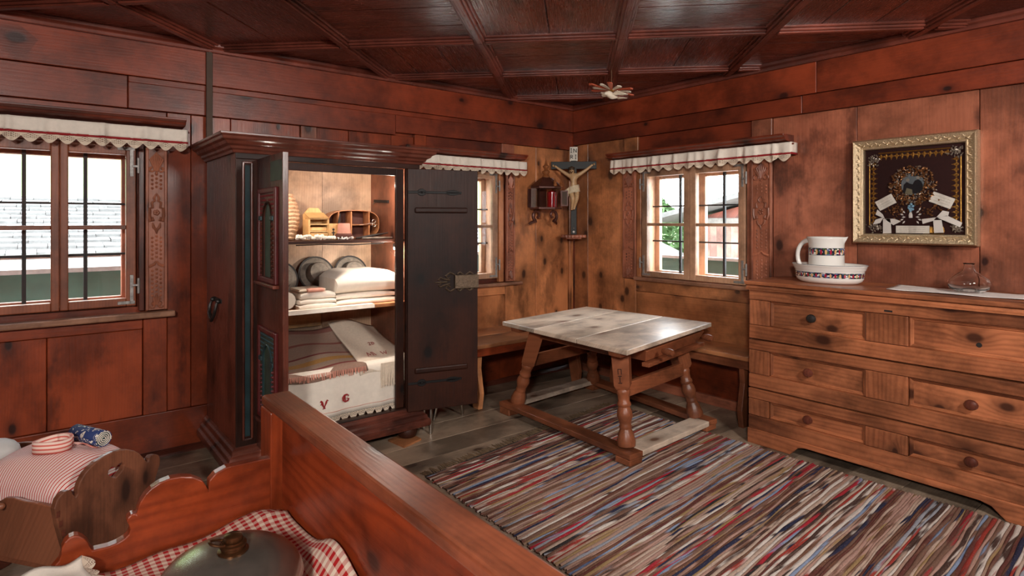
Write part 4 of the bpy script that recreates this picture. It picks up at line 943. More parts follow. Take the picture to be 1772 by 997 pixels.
def plank2d(a, b, w, z0, z1, name, m, ext=.06):
    d = (b-a).normalized(); n = Vector((-d.y, d.x, 0)); a = a-d*ext; b = b+d*ext
    ps = [a+n*w/2, b+n*w/2, b-n*w/2, a-n*w/2]
    B().prism([(p.x, p.y) for p in ps], z0, z1, 2).o(name, m, tb, bevel=.005)
plank2d(FT[0], FT[3], .11, .05, .083, 'sill_rail', 'tableY'); plank2d(FT[1], FT[2], .11, .05, .083, 'sill_rail', 'tableY')
plank2d(FT[0], FT[1], .13, .052, .0855, 'sill_rail', 'ttopX', -.05); plank2d(FT[3], FT[2], .11, .052, .0855, 'sill_rail', 'ttopX', -.05)
for i, j in ((0,1), (3,2), (0,3), (1,2)):
    a = TP[i]*.62+FT[i]*.38; b_ = TP[j]*.62+FT[j]*.38
    if (i, j) in ((0,1), (3,2)): B().bar(a, b_, .03, .085).o('stretcher', 'tableX', tb, bevel=.004)
    else: B().bar(TP[i]+Vector((0,0,-.03)), TP[j]+Vector((0,0,-.03)), .03, .07).o('apron', 'tableY', tb, bevel=.004)
# drawer box slung under the top
dr = B().add([T(.28,.06,.57),T(.92,.06,.57),T(.92,.60,.57),T(.28,.60,.57),T(.24,.03,.645),T(.96,.03,.645),T(.96,.63,.645),T(.24,.63,.645)], [(0,3,2,1),(4,5,6,7),(0,1,5,4),(1,2,6,5),(2,3,7,6),(3,0,4,7)]).o('drawer', 'tableX', tb, bevel=.005)
B().bar(T(.26,.05,.556), T(.95,.05,.556), .05, .025).o('drawer_runner', 'tableX', tb, bevel=.004)
for u in (.36, .86): B().lathe([(.012,0),(.02,.02),(.024,.05),(.018,.075),(.001,.08)], T(u, -.0, .628), 12, Matrix.Rotation(PI/2, 4, 'X')).o('runner_end', 'tableX', dr, smooth=True)
# ================================================================ corner benches
bn = thing('corner_bench', 'long wooden wall bench under the half-hidden window', 'bench', (-1.0, -.28, 0))
B().box(-2.0, -.02, -.27, -.004, .46, .49).o('seat_plank', 'benchX', bn, bevel=.006); B().box(-2.0, -.02, -.56, -.273, .46, .49).o('seat_plank', 'benchX', bn, bevel=.006)
B().box(-2.0, -.35, -.545, -.52, .40, .46).o('front_rail', 'wallX', bn, bevel=.004)
def legplank(x, y0, y1, m, axis, parent):
    pr = [(y0,0),(y0+.07,.0),(y0+.09,.10),(y0+.12,.22),(y1,.30),(y1,.46),(y0-.0,.46),(y0+.015,.3),(y0-.02,.12)]
    b = B()
    if axis == 0: b.prism(pr, x-.02, x+.02, 0)
    else: b.prism(pr, x-.02, x+.02, 1)
    b.o('leg', m, parent, bevel=.005)
legplank(-1.46, -.51, -.06, 'benchZ', 0, bn); legplank(-.42, -.5, -.06, 'tableZ', 0, bn)
br2 = thing('corner_bench', 'short wooden wall bench between table and dresser', 'bench', (-.17, -1.25, 0))
B().box(-.335, -.004, -2.06, -.565, .46, .49).o('seat_plank', 'benchY', br2, bevel=.006)
B().box(-.32, -.295, -2.04, -.57, .40, .46).o('front_rail', 'tableY', br2, bevel=.004)
legplank(-1.93, -.315, -.04, 'tableZ', 1, br2); legplank(-.78, -.31, -.04, 'tableZ', 1, br2)

# ================================================================ rag rug
rg = thing('rag_rug', 'large multicoloured striped rag rug with knotted fringe', 'rug', (-1.45, -2.8, 0))
rr = random.Random(12)
RA, RB = Vector((-2.375,-1.262,0)), Vector((-.60,-1.045,0)); RD = Vector((-2.42,-4.75,0)); RE = Vector((-.50,-4.75,0))
def RG(u, v): return RA*(1-u)*(1-v)+RB*u*(1-v)+RD*(1-u)*v+RE*u*v
v = 0.0; k_ = 0; last = None; edges = [0.0]
while v < 1:
    v += rr.choice((.0024,.003,.0034,.0040,.0046,.0052)); edges.append(min(v, 1))
wt = [6,9,9,9,7,2.5,5,1.8,1.2,1.4,1.3,1.8,2.4,1.8,8,8]
ph = [[rr.uniform(0, 6.28) for _ in range(3)] for _ in edges]
def wob(i, u):
    # neighbouring wefts share their common edge
    return .0011*math.sin(u*7+i*.21)+.0008*math.sin(u*17+i*.43+1)+.0005*math.sin(u*41+ph[i][0])
order = []
for i in range(len(edges)-1):
    c = rr.choices(range(16), wt)[0]
    order.append(c)
bulk = {}
NU = 36
for i in range(len(edges)-1):
    b = B(); pts = []
    h = rr.uniform(.007, .011); eo0 = rr.uniform(-.006, .004); eo1 = rr.uniform(-.004, .006)
    for j in range(NU+1):
        u = eo0+(1-eo0+eo1)*j/NU
        va = edges[i]+wob(i, u); vb = edges[i+1]+wob(i+1, u)
        for f, z in ((0,.0035), (.25,h*.9), (.5,h+.0012*math.sin(j*2.1+i)), (.75,h*.9), (1,.0035)):
            p = RG(u, max(0, va+(vb-va)*f)); pts.append((p.x, p.y, z))
    fs = [(j*5+q, j*5+q+1, (j+1)*5+q+1, (j+1)*5+q) for j in range(NU) for q in range(4)]
    b.add(pts, fs); b.add([pts[0], pts[4], (pts[4][0],pts[4][1],0), (pts[0][0],pts[0][1],0)], [(0,1,2,3)])
    b.o('weft_strip', 'weft%d' % order[i], rg, smooth='all', recalc=False)
B().prism([tuple(RG(.004,.001))[:2], tuple(RG(.996,.001))[:2], tuple(RG(.996,.999))[:2], tuple(RG(.004,.999))[:2]], .0004, .0034, 2).o('warp_backing', 'fringe', rg)
fb = B()
for i in range(150):
    u = (i+rr.random()*.8)/150; p = RG(u, 0); q = rr.uniform(-.02, .02); L = rr.uniform(.045, .075)
    fb.tube([(p.x, p.y-.005, .006), (p.x+q*.5, p.y+L*.5, .005), (p.x+q, p.y+L, .003)], [.0035,.003,.0022], 5)
stuff(fb.o('fringe', 'fringe', rg))

# ================================================================ dresser
DX, DY0, DY1, DT = -.49, -3.66, -2.09, 1.022
ds = thing('chest_of_drawers', 'large honey pine chest of three wide panelled drawers', 'dresser', (-.25, -2.87, 0))
B().box(DX+.02, -.012, DY1-.022, DY1, .02, .975).o('side_panel', 'dresserZ', ds, bevel=.003); B().box(DX+.02, -.012, DY0, DY0+.022, .02, .975).o('side_panel', 'dresserZ', ds, bevel=.003)
B().box(DX+.03, -.02, DY0+.022, DY1-.022, .06, .97).o('carcass', 'robedarkY', ds)
B().box(DX-.03, -.008, DY0-.02, DY1+.02, .998, DT).o('top_board', 'dresserY', ds, bevel=.006)
B().sweep([(0,0),(.03,0),(.03,.008),(.02,.014),(.018,.026),(.008,.032),(0,.032)], (DX, DY0-.01, .966), (DX, DY1+.01, .966), (-1,0,0)).o('top_moulding', 'dresserY', ds)
rows = [(.660,.966), (.353,.652), (.092,.346)]
for r, (z0, z1) in enumerate(rows):
    px = DX-.012-.004*r
    dw = B().box(px+.026, px+.045, DY0+.006, DY1-.006, z0, z1).o('drawer', 'dresserY', ds)
    p0, p1 = z0+.085, z1-.062
    B().box(px, px+.027, DY0+.004, DY1-.004, p1, z1).o('drawer_rail', 'dresserY', dw, bevel=.005)
    B().box(px, px+.027, DY0+.004, DY1-.004, z0, p0).o('drawer_rail', 'dresserY', dw, bevel=.005)
    cols = [(-2.772,-2.228), (-3.545,-2.978)]
    for a, b_ in ((DY0+.004, -3.545), (-2.978, -2.772), (-2.228, DY1-.004)): B().box(px, px+.027, a+.002, b_-.002, p0+.002, p1-.002).o('drawer_stile', 'dresserZ', dw, bevel=.004)
    for a, b_ in cols:
        B().box(px+.023, px+.027, a, b_, p0, p1).o('drawer_panel', 'dresserY', dw)
        for (P1, P2, inn, ax) in (((px+.025, a, p1), (px+.025, b_, p1), (0,0,-1), 'Y'), ((px+.025, b_, p0), (px+.025, a, p0), (0,0,1), 'Y'), ((px+.025, a, p0), (px+.025, a, p1), (0,1,0), 'Z'), ((px+.025, b_, p1), (px+.025, b_, p0), (0,-1,0), 'Z')):
            pf = [(0,0),(0,.009),(.006,.012),(.011,.008),(.014,.008),(.020,.001),(.020,.0)]; P1 = Vector(P1); P2 = Vector(P2); dd = (P2-P1).normalized(); inn = Vector(inn); nn_ = len(pf)
            B().add([c+inn*i_+dd*s_*i_+Vector((-o_,0,0)) for c, s_ in ((P1, 1), (P2, -1)) for i_, o_ in pf], [(i, (i+1) % nn_, nn_+(i+1) % nn_, nn_+i) for i in range(nn_)]).o('panel_bead', 'dresser'+ax, dw)
    for ky in ((-2.486,) if r == 0 else (-2.47, -3.248)):
        kz = (.831, .512, .238)[r]
        kb = B().lathe([(.009,.0),(.009,.012),(.021,.018),(.025,.027),(.021,.036),(.010,.040),(.001,.041)], (px+.018, ky, kz), 18, Matrix.Rotation(-PI/2, 4, 'Y'), sy=1.15).o('knob', 'robeZ' if r else 'iron', dw, smooth=True)
    if r == 0:
        B().lathe([(.012,0),(.012,.002)], (px+.0232, -3.27, .80), 10, Matrix.Rotation(-PI/2, 4, 'Y')).o('knob_hole', 'hatblack', dw)
    if r == 0: B().box(px-.0006, px+.002, -2.905, -2.865, z1-.05, z1-.04).o('keyhole', 'hatblack', dw)
pl = [(DY1,.0),(DY1,.094),(DY0,.094),(DY0,.0),(DY0+.28,.0),(DY0+.335,.05),(DY0+.38,.062),(DY1-.36,.062),(DY1-.32,.052),(DY1-.27,.0)]
b = B(); vs = []; n = len(pl)
b.prism(pl, DX-.026, DX+.004, 0); b.o('plinth', 'dresserY', ds, bevel=.005)
B().box(DX+.004, -.02, DY1-.03, DY1, 0, .05).o('plinth_side', 'dresserX', ds); B().box(DX+.004, -.02, DY0, DY0+.03, 0, .05).o('plinth_side', 'dresserX', ds)

# ---------------------------------------------------------------- china on the dresser
def lathe_uv(prof, c, seg, cnt, sx=1, sy=1):
    b = B(); vs = []; uv = []; fs = []
    for r, z, vv in prof:
        for k_ in range(seg+1):
            t = 2*PI*k_/seg; vs.append((c[0]+r*math.cos(t)*sx, c[1]+r*math.sin(t)*sy, c[2]+z)); uv.append((cnt*k_/seg, vv))
    w = seg+1
    for i in range(len(prof)-1):
        for k_ in range(seg): fs.append((i*w+k_, i*w+k_+1, (i+1)*w+k_+1, (i+1)*w+k_))
    return b.add(vs, fs, uv)
bc = (-.235, -2.468, DT); bs = thing('wash_basin', 'oval white china basin with flower band', 'basin', bc)
SX, SY = .72, 1.0
B().lathe([(.12,.0),(.165,.003),(.186,.018),(.193,.035),(.197,.066),(.198,.08),(.204,.084),(.204,.09),(.208,.094),(.212,.108),(.218,.112),(.214,.114),(.206,.107),(.196,.08),(.188,.03),(.17,.012),(.001,.008)], bc, 48, None, SX, SY, cap=False).o('bowl', 'ceramic', bs, smooth='all')
lathe_uv([(.1945,.038,0),(.1985,.069,1)], bc, 96, 46, SX, SY).o('flower_band', 'chinaband', bs, smooth='all')
B().tube([(bc[0]+.2165*SX*math.cos(i*PI/24), bc[1]+.2165*math.sin(i*PI/24), bc[2]+.1135) for i in range(48)], .0016, 5, True).o('rim_line', 'greyline', bs)
jc = (-.235, -2.452, DT+.0125); jg = thing('water_jug', 'white china jug with flower band standing in the basin', 'jug', jc)
B().lathe([(.092,.0),(.1,.004),(.101,.03),(.0995,.12),(.098,.2),(.1,.232),(.106,.258),(.11,.268),(.106,.266),(.097,.235),(.095,.12),(.096,.02),(.001,.01)], jc, 40, None, 1, 1, cap=False).o('body', 'ceramic', jg, smooth='all')
lathe_uv([(.1012,.158,0),(.1005,.202,1)], jc, 72, 24).o('flower_band', 'chinaband', jg, smooth='all')
b = B(); b.lathe([(.112,.0),(.118,-.02),(.1,-.06)], (0,0,0), 12)
sp = B().add([(jc[0]+.0, jc[1]-.098, jc[2]+.266), (jc[0]-.03, jc[1]-.092, jc[2]+.262), (jc[0]+.03, jc[1]-.092, jc[2]+.262), (jc[0], jc[1]-.128, jc[2]+.272), (jc[0], jc[1]-.098, jc[2]+.215)], [(1,3,4),(3,2,4),(1,0,3),(0,2,3)]).o('spout', 'ceramic', jg, smooth='all')
hp = []
for i in range(13):
    q = PI*.5+PI*i/12; hp.append((jc[0]-.02, jc[1]+.095-math.cos(q)*.072, jc[2]+.15+math.sin(q)*.095))
B().tube(hp, [.016,.015,.014,.013,.013,.013,.013,.013,.013,.013,.014,.015,.016], 10).o('handle', 'ceramic', jg, smooth=True)
fc = (-.235, -3.17, DT+.006); fl = thing('glass_flask', 'clear squat blown-glass flask with short neck on white cloth', 'flask', fc)
B().lathe([(.03,.0),(.055,.002),(.085,.02),(.094,.045),(.085,.07),(.055,.094),(.032,.108),(.024,.122),(.022,.145),(.027,.152),(.024,.152),(.019,.145),(.021,.122),(.029,.106),(.052,.091),(.082,.068),(.091,.045),(.082,.022),(.03,.006)], fc, 36, cap=False).o('body', 'blownglass', fl, smooth='all')
rr = random.Random(4)
b = B(); b.grid(lambda u, v: (-.40+.30*v+.06*(1-u)*(0.4-v), -3.62+.78*u+.04*v, DT+.0035+.0035*abs(math.sin(u*7+v*4))*(1 if u > .75 or u < .3 or v < .12 else .1)), 30, 12)
tag(b.o('paper_sheet', 'white_cloth', smooth='all', solid=.0012), 'white cloth sheet lying under the glass flask', 'cloth')
t = tag(B().prism([(-.33,-2.90),(-.34,-2.74),(-.22,-2.72),(-.20,-2.88)], DT+.0005, DT+.0015, 2).o('paper_scrap', 'wallrY'), 'small dull brown sheet beside the white cloth', 'paper')

# ================================================================ framed picture
PY0, PY1, PZ0, PZ1 = -3.165, -2.53, 1.262, 1.898
pc = thing('framed_picture', 'gilt framed memorial picture with wreath, ribbons and photograph', 'picture', (-.03, -2.85, PZ0))
FW = .062
fp = [(0,0),(0,.05),(.010,.062),(.022,.056),(.045,.040),(.05,.044),(.058,.040),(.062,.026),(.062,0)]   # inward, out of wall
def frame_side(p, q, inn):
    b = B(); n = len(fp); p = Vector(p); q = Vector(q); d = (q-p).normalized(); inn = Vector(inn); vs = []
    for c, s in ((p, 1), (q, -1)):
        for i_, o_ in fp: vs.append(c+inn*i_+d*s*i_+Vector((-o_, 0, 0)))
    b.add(vs, [(i, (i+1) % n, n+(i+1) % n, n+i) for i in range(n)]); return b.o('frame_rail', 'giltpale', pc, smooth=True)
o_ = -.004
frame_side((o_,PY1,PZ0), (o_,PY1,PZ1), (0,-1,0)); frame_side((o_,PY0,PZ1), (o_,PY0,PZ0), (0,1,0)); frame_side((o_,PY1,PZ1), (o_,PY0,PZ1), (0,0,-1)); frame_side((o_,PY0,PZ0), (o_,PY1,PZ0), (0,0,1))
# relief ornament on the frame
orn = B(); rr = random.Random(8)
for side in range(4):
    for i in range(26):
        f = (i+.5)/26; s = .032; yy, zz = ((PY1-s, PZ0+s+(PZ1-PZ0-2*s)*f), (PY0+s, PZ0+s+(PZ1-PZ0-2*s)*f), (PY0+s+(PY1-PY0-2*s)*f, PZ1-s), (PY0+s+(PY1-PY0-2*s)*f, PZ0+s))[side]
        hz = side < 2; w = .009*(1 if i % 2 else -1)
        orn.tube([(o_-.05, yy+(0 if not hz else -.010)-(.010 if not hz else 0), zz-(.01 if hz else 0)), (o_-.053, yy+(w if hz else 0), zz+(0 if hz else w)), (o_-.05, yy+(.010 if not hz else 0), zz+(.01 if hz else 0))], [.002,.005,.002], 5)
stuff(orn.o('frame_ornament', 'giltpale', pc, smooth=True))
IY0, IY1, IZ0, IZ1 = PY0+FW, PY1-FW, PZ0+FW, PZ1-FW
def Q(u, v, n=0): return (-.012-n, IY1+(IY0-IY1)*u, IZ0+(IZ1-IZ0)*v)
B().box(-.012, -.006, IY0-.006, IY1+.006, IZ0-.006, IZ1+.006).o('velvet_backing', 'velvet', pc)
B().box(-.034, -.032, IY0-.006, IY1+.006, IZ0-.006, IZ1+.006).o('glass_pane', 'vitrine', pc)
def strip(us, vs_, hor, sgn, name='gold_lace'):
    b = B(); n = 13
    for i in range(n):
        f = (i+.5)/n
        if hor: c = (us[0]+(us[1]-us[0])*f, vs_); A = lambda a, o2: Q(c[0]+a, c[1]+o2*sgn, .002); w = (us[1]-us[0])/n
        else: c = (us, vs_[0]+(vs_[1]-vs_[0])*f); A = lambda a, o2: Q(c[0]+o2*sgn, c[1]+a, .002); w = (vs_[1]-vs_[0])/n
        for a, o2, r in ((0, .0, .007), (-w*.32, -.012, .005), (w*.32, -.012, .005), (0, -.03, .006)):
            p = A(a, -o2); b.ball(p, r, 6, 4, (.4,1,1))
        b.tube([A(0, -.012), A(0, .055)], [.005, .0015], 5); b.tube([A(-w*.3, .015), A(0, .03), A(w*.3, .015)], .002, 5)
    p0, p1 = (Q(us[0], vs_+(-.03)*sgn, .002), Q(us[1], vs_+(-.03)*sgn, .002)) if hor else (Q(us-.03*sgn, vs_[0], .002), Q(us-.03*sgn, vs_[1], .002))
    b.tube([p0, p1], .004, 5)
    stuff(b.o(name, 'gold', pc, smooth=True))
strip(.075, (.10,.86), False, 1); strip(.925, (.10,.86), False, -1); strip((.14,.86), .925, True, -1); strip((.60,.80), .03, True, 1)
def petals(n, fnp, m, name, s=.016, seed=1):
    rr = random.Random(seed); b = B()
    for i in range(n):
        p = Vector(fnp(rr)); q = rr.uniform(0, 2*PI); a = Vector((rr.uniform(-.35,.1), math.cos(q), math.sin(q)))*s*rr.uniform(.6, 1.1); c = Vector((-.3, -math.sin(q), math.cos(q)))*s*.42
        b.add([p-a*.5, p+c*.6-Vector((.003,0,0)), p+a*.5, p-c*.6-Vector((.003,0,0)), p-Vector((.006,0,0))], [(0,1,4),(1,2,4),(2,3,4),(3,0,4)])
    return stuff(b.o(name, m, pc, recalc=False))
def ringp(rr):
    q = rr.uniform(0, 2*PI); r = rr.uniform(.118, .24); return Q(.5+r*math.cos(q), .56+r*math.sin(q)*.95, rr.uniform(.002, .016))
petals(300, ringp, 'leafgold', 'wreath_leaves', .022, 1); petals(120, ringp, 'leafsilver', 'wreath_leaves', .018, 2)
for k_, (cu, cv, w, h, m) in enumerate(((.33,.27,.12,.09,'leafgold'), (.70,.28,.14,.09,'leafgold'), (.09,.86,.06,.07,'leafsilver'), (.91,.90,.07,.06,'leafsilver'), (.11,.07,.08,.05,'leafsilver'), (.92,.08,.06,.06,'leafsilver'))):
    petals(48, lambda rr: Q(cu+rr.gauss(0, .5)*w, cv+rr.gauss(0, .5)*h, rr.uniform(.002, .012)), m, 'leaf_spray', .018, 10+k_)
ph_ = B().prism([(Q(.5+.118*math.cos(q*PI/16), .57+.125*math.sin(q*PI/16))[1], Q(0, .57+.125*math.sin(q*PI/16))[2]) for q in range(32)], -.0185, -.0165, 0).o('photograph', 'photo_grey', pc, label='round black and white photograph of two people')
def blob(pts, m, n, name):
    B().prism([Q(a, b_)[1:] for a, b_ in pts], -.0195-n, -.0186, 0).o(name, m, ph_)
blob([(.40,.47),(.60,.46),(.60,.56),(.585,.60),(.555,.625),(.52,.61),(.50,.57),(.47,.58),(.44,.60),(.41,.57)], 'photo_dark', .0003, 'dark_clothes')
blob([(.42,.46),(.50,.45),(.495,.51),(.44,.53)], 'photo_skirt', .0006, 'apron'); 
for a, b_, r in ((.45,.622,.018), (.553,.645,.018)): blob([(a+r*math.cos(q*PI/6), b_+r*1.1*math.sin(q*PI/6)) for q in range(12)], 'photo_face', .0005, 'face')
blob([(.51,.660),(.60,.665),(.58,.675),(.57,.69),(.535,.69),(.53,.672)], 'photo_dark', .0009, 'dark_hat')
def slip(cu, cv, w, h, ang, name='paper_slip', lines=3):
    b = B(); q = math.radians(ang); F = lambda a, c: Q(cu+(a*math.cos(q)-c*math.sin(q)), cv+(a*math.sin(q)+c*math.cos(q)), .012+.004*math.sin(a*30))
    b.grid(lambda u, v: F((u-.5)*w, (v-.5)*h), 8, 3); s = b.o(name, 'paper', pc, solid=.0012)
    for i in range(lines):
        y = (i-(lines-1)/2)*h*.24; bb = B(); bb.tube([tuple(Vector(F((u_/8-.5)*w*.78, y))+Vector((-.0012,0,0))) for u_ in range(9)], .0005, 4); bb.o('faint_line', 'leafsilver', s)
slip(.225, .37, .20, .12, 28); slip(.785, .38, .22, .12, -24); slip(.50, .052, .33, .085, 0)
def bow(cu, cv, mir):
    b = B()
    for pts in ([(0,0),(-.10,.05),(-.08,.11),(-.02,.05)], [(0,0),(.10,.0),(.17,-.03),(.09,-.075),(.03,-.03)], [(-.02,0),(.06,.0),(.07,-.17),(-.02,-.175)], [(-.01,.02),(-.10,-.01),(-.13,-.07),(-.05,-.05)]):
        b.prism([Q(cu+mir*a, cv+c)[1:] for a, c in pts], -.031, -.0275, 0)
    b.o('ribbon_bow', 'ribbon', pc, bevel=.001)
bow(.22, .175, 1); 
b = B()
for pts in ([(0,0),(-.14,-.02),(-.13,-.075),(-.03,-.04)], [(0,.0),(.06,.075),(.12,.06),(.11,.01)], [(.01,-.005),(.10,.02),(.24,-.06),(.22,-.11),(.10,-.05)], [(-.03,-.03),(.05,-.03),(.07,-.17),(-.02,-.175)]):
    b.prism([Q(.735+a, .19+c)[1:] for a, c in pts], -.031, -.0275, 0)
b.o('ribbon_bow', 'ribbon', pc, bevel=.001)
b = B()
for i in range(12): q = i*2.4; b.ball(Q(.478+.028*math.cos(q)*(i % 3)/2, .305+.04*math.sin(q)*(i % 3)/2, .010), .008, 6, 4)
stuff(b.o('blue_flower', 'blueflower', pc))
B().lathe([(.010,0),(.010,.018),(.006,.032),(.001,.036)], Q(.48, .185, .008), 10, None, .5, 1).o('white_figure', 'ribbon', pc)
b = B()
for s in (-1, 1):
    for i in range(6):
        q = -.9+i*.42; p = Vector(Q(.48+s*(.07+.02*(i % 2)), .20+.03*(i-2.2), .008)); a = Vector((0, -s*math.cos(q), math.sin(q)))*.011; c = Vector((0, math.sin(q)*s, math.cos(q)))*.005
        b.add([p-a, p+c, p+a, p-c, p-Vector((.003,0,0))], [(0,1,4),(1,2,4),(2,3,4),(3,0,4)])
stuff(b.o('white_leaves', 'ribbon', pc, recalc=False))
# ================================================================ crucifix in the corner
CC = Vector((-.165, -.178, 0)); CR = Vector((r2, -r2, 0)); CN = Vector((-r2, -r2, 0))
def CX(r, n, z): p = CC+CR*r+CN*n; return (p.x, p.y, z)
cz = thing('crucifix', 'black wooden crucifix with pale carved figure in the room corner', 'crucifix', CX(0, 0, 1.27))
B(CX).box(-.027, .027, -.012, .012, 1.275, 1.96).o('upright', 'crossblack', cz, bevel=.003)
B(CX).box(-.208, .208, -.010, .014, 1.878, 1.948).o('crossbeam', 'crossblack', cz, bevel=.003)
sg = B(CX).box(-.036, .036, -.004, .012, 1.952, 2.082).o('title_board', 'signwhite', cz, bevel=.002, label='white board lettered INRI')
def glyph(strokes, x, z, w, h):
    b = B(CX)
    for p, q in strokes: b.bar((x+p[0]*w, .0128, z+p[1]*h), (x+q[0]*w, .0128, z+q[1]*h), .0055, .003, up=(0,1,0))
    b.o('letter', 'ink', sg)
glyph([((0,0),(0,1)), ((-.3,1),(.3,1)), ((-.3,0),(.3,0))], -.022, 2.030, .022, .036)
glyph([((-.5,0),(-.5,1)), ((-.5,1),(.5,0)), ((.5,0),(.5,1))], .012, 2.030, .026, .036)
glyph([((-.4,0),(-.4,1)), ((-.4,1),(.35,.85)), ((.35,.85),(.3,.55)), ((.3,.55),(-.4,.5)), ((-.1,.5),(.45,0))], -.018, 1.972, .026, .036)
glyph([((0,0),(0,1)), ((-.3,1),(.3,1)), ((-.3,0),(.3,0))], .018, 1.972, .022, .036)
# carved figure: skin modifier over a posed skeleton
def skin(name, vts, eds, rad, m, parent, root=0, fn=None, sub=2):
    me = bpy.data.meshes.new(name); me.from_pydata([fn(*v) if fn else v for v in vts], eds, []); ob = bpy.data.objects.new(name, me); COL.objects.link(ob)
    ob.modifiers.new('skin', 'SKIN')
    for i, r in enumerate(rad):
        s = me.skin_vertices[0].data[i]; s.radius = (r, r) if not isinstance(r, tuple) else r; s.use_root = (i == root)
    md = ob.modifiers.new('sub', 'SUBSURF'); md.levels = sub; md.render_levels = sub
    ob.modifiers['skin'].use_smooth_shade = True
    me.materials.append(MAT[m]); put(ob, parent); return ob
V = [(0,.048,1.695), (.004,.050,1.735), (0,.046,1.775), (-.002,.042,1.808), (-.008,.052,1.832), (-.018,.066,1.852), (-.02,.068,1.874),          # pelvis, waist, ribs, shoulders, neck, head
     (-.052,.044,1.822), (-.112,.040,1.862), (-.160,.034,1.898), (-.176,.032,1.908),
     (.052,.044,1.826), (.112,.040,1.866), (.160,.034,1.906), (.176,.032,1.918),
     (-.026,.052,1.675), (-.008,.082,1.600), (-.014,.050,1.522), (-.016,.064,1.500),
     (.030,.052,1.675), (.028,.086,1.604), (.006,.060,1.528), (.0,.076,1.504)]
E_ = [(0,1),(1,2),(2,3),(3,4),(4,5),(5,6),(3,7),(7,8),(8,9),(9,10),(3,11),(11,12),(12,13),(13,14),(0,15),(15,16),(16,17),(17,18),(0,19),(19,20),(20,21),(21,22)]
RD_ = [(.040,.028),(.034,.024),(.046,.030),(.040,.025),.014,.024,.022, .019,.014,.010,.011, .019,.014,.010,.011, .028,.021,.013,.012, .028,.021,.013,.012]
fg = skin('carved_figure', V, E_, RD_, 'flesh', cz, 0, CX)
b = B(CX); b.ball((-.018,.060,1.874), .0255, 12, 8, (1,1,1.05))
for q in range(10): b.tube([(-.018+.024*math.cos(q*.628), .06+.022*math.sin(q*.628), 1.884), (-.018+.028*math.cos(q*.628+.4), .06+.024*math.sin(q*.628+.4), 1.889)], .003, 5)
b.tube([(-.038,.058,1.872), (-.042,.06,1.85), (-.038,.062,1.832)], [.007,.008,.004], 6); b.tube([(.002,.058,1.872), (.006,.06,1.852), (.004,.062,1.836)], [.007,.007,.004], 6)
b.o('hair_and_thorn_crown', 'hair', fg, smooth=True)
b = B(CX); b.tube([(-.018,.088,1.868),(-.018,.094,1.860),(-.018,.088,1.857)], [.003,.005,.003], 6); b.o('nose', 'flesh', fg, smooth=True)
b = B(CX); b.tube([(-.03,.084,1.852),(-.019,.09,1.836),(-.008,.084,1.852)], [.004,.007,.004], 6); b.o('beard', 'hair', fg, smooth=True)
b = B(CX); 
for s in (-1, 1): b.ball((-.018+s*.008,.0855,1.867), .0018, 6, 4)
stuff(b.o('eyes', 'ink', fg))
b = B(CX)
for i in range(6):
    z = 1.715-.010*i; b.tube([(.042*math.cos(q*PI/8)*(1+.05*i), .05+.034*math.sin(q*PI/8)*(1+.06*i), z+.010*math.cos(q*PI/8)+.003*math.sin(q*2.1+i)) for q in range(16)], .0075, 6, True)
lo = b.o('loincloth', 'loin', fg, smooth=True)
B(CX).tube([(-.042,.06,1.70),(-.062,.066,1.675),(-.064,.062,1.64),(-.072,.058,1.60),(-.066,.055,1.575)], [.010,.020,.022,.018,.008], 8).o('cloth_tail', 'loin', lo, smooth=True)
for s in (-1, 1):      # nailed hands: palm with curled fingers
    zz = 1.908 if s < 0 else 1.918
    for i in range(5):
        a = -.9+i*.42; b = B(CX).tube([(s*.178,.034,zz), (s*(.178+.010*math.cos(a)),.040,zz+.010*math.sin(a)), (s*(.178+.014*math.cos(a)),.048,zz+.013*math.sin(a)*.8)], [.0038,.0032,.0022], 5).o('finger', 'flesh', fg, smooth=True)
    B(CX).ball((s*.176,.044,zz), .004, 6, 4).o('nail', 'iron', cz)
for z, r in ((1.30, .011), (1.335, .007)): B(CX).ball((0,.014,z), r, 8, 6).o('white_stud' if z < 1.32 else 'stud', 'ceramic' if z < 1.32 else 'hinge', cz)
sf = thing('bracket_shelf', 'small corner shelf with fluted edge under the crucifix', 'shelf', CX(0, 0, 1.23))
pts = [(-.105,-.06),(.105,-.06)]
b = B(CX); n = 16; rim = [(-.115+.23*i/n, .075-.035*abs(i/n*2-1)**2+.004*(i % 2)) for i in range(n+1)]
b.prism([(r, nn) for r, nn in rim]+[(.115,-.01),(.03,-.10),(-.03,-.10),(-.115,-.01)], 1.248, 1.274, 2); b.o('shelf_board', 'carveX', sf, bevel=.003)
B(CX).prism([(-.06,-.05),(.06,-.05),(.07,.03),(-.07,.03)], 1.236, 1.249, 2).o('shelf_support', 'carveX', sf, bevel=.004)

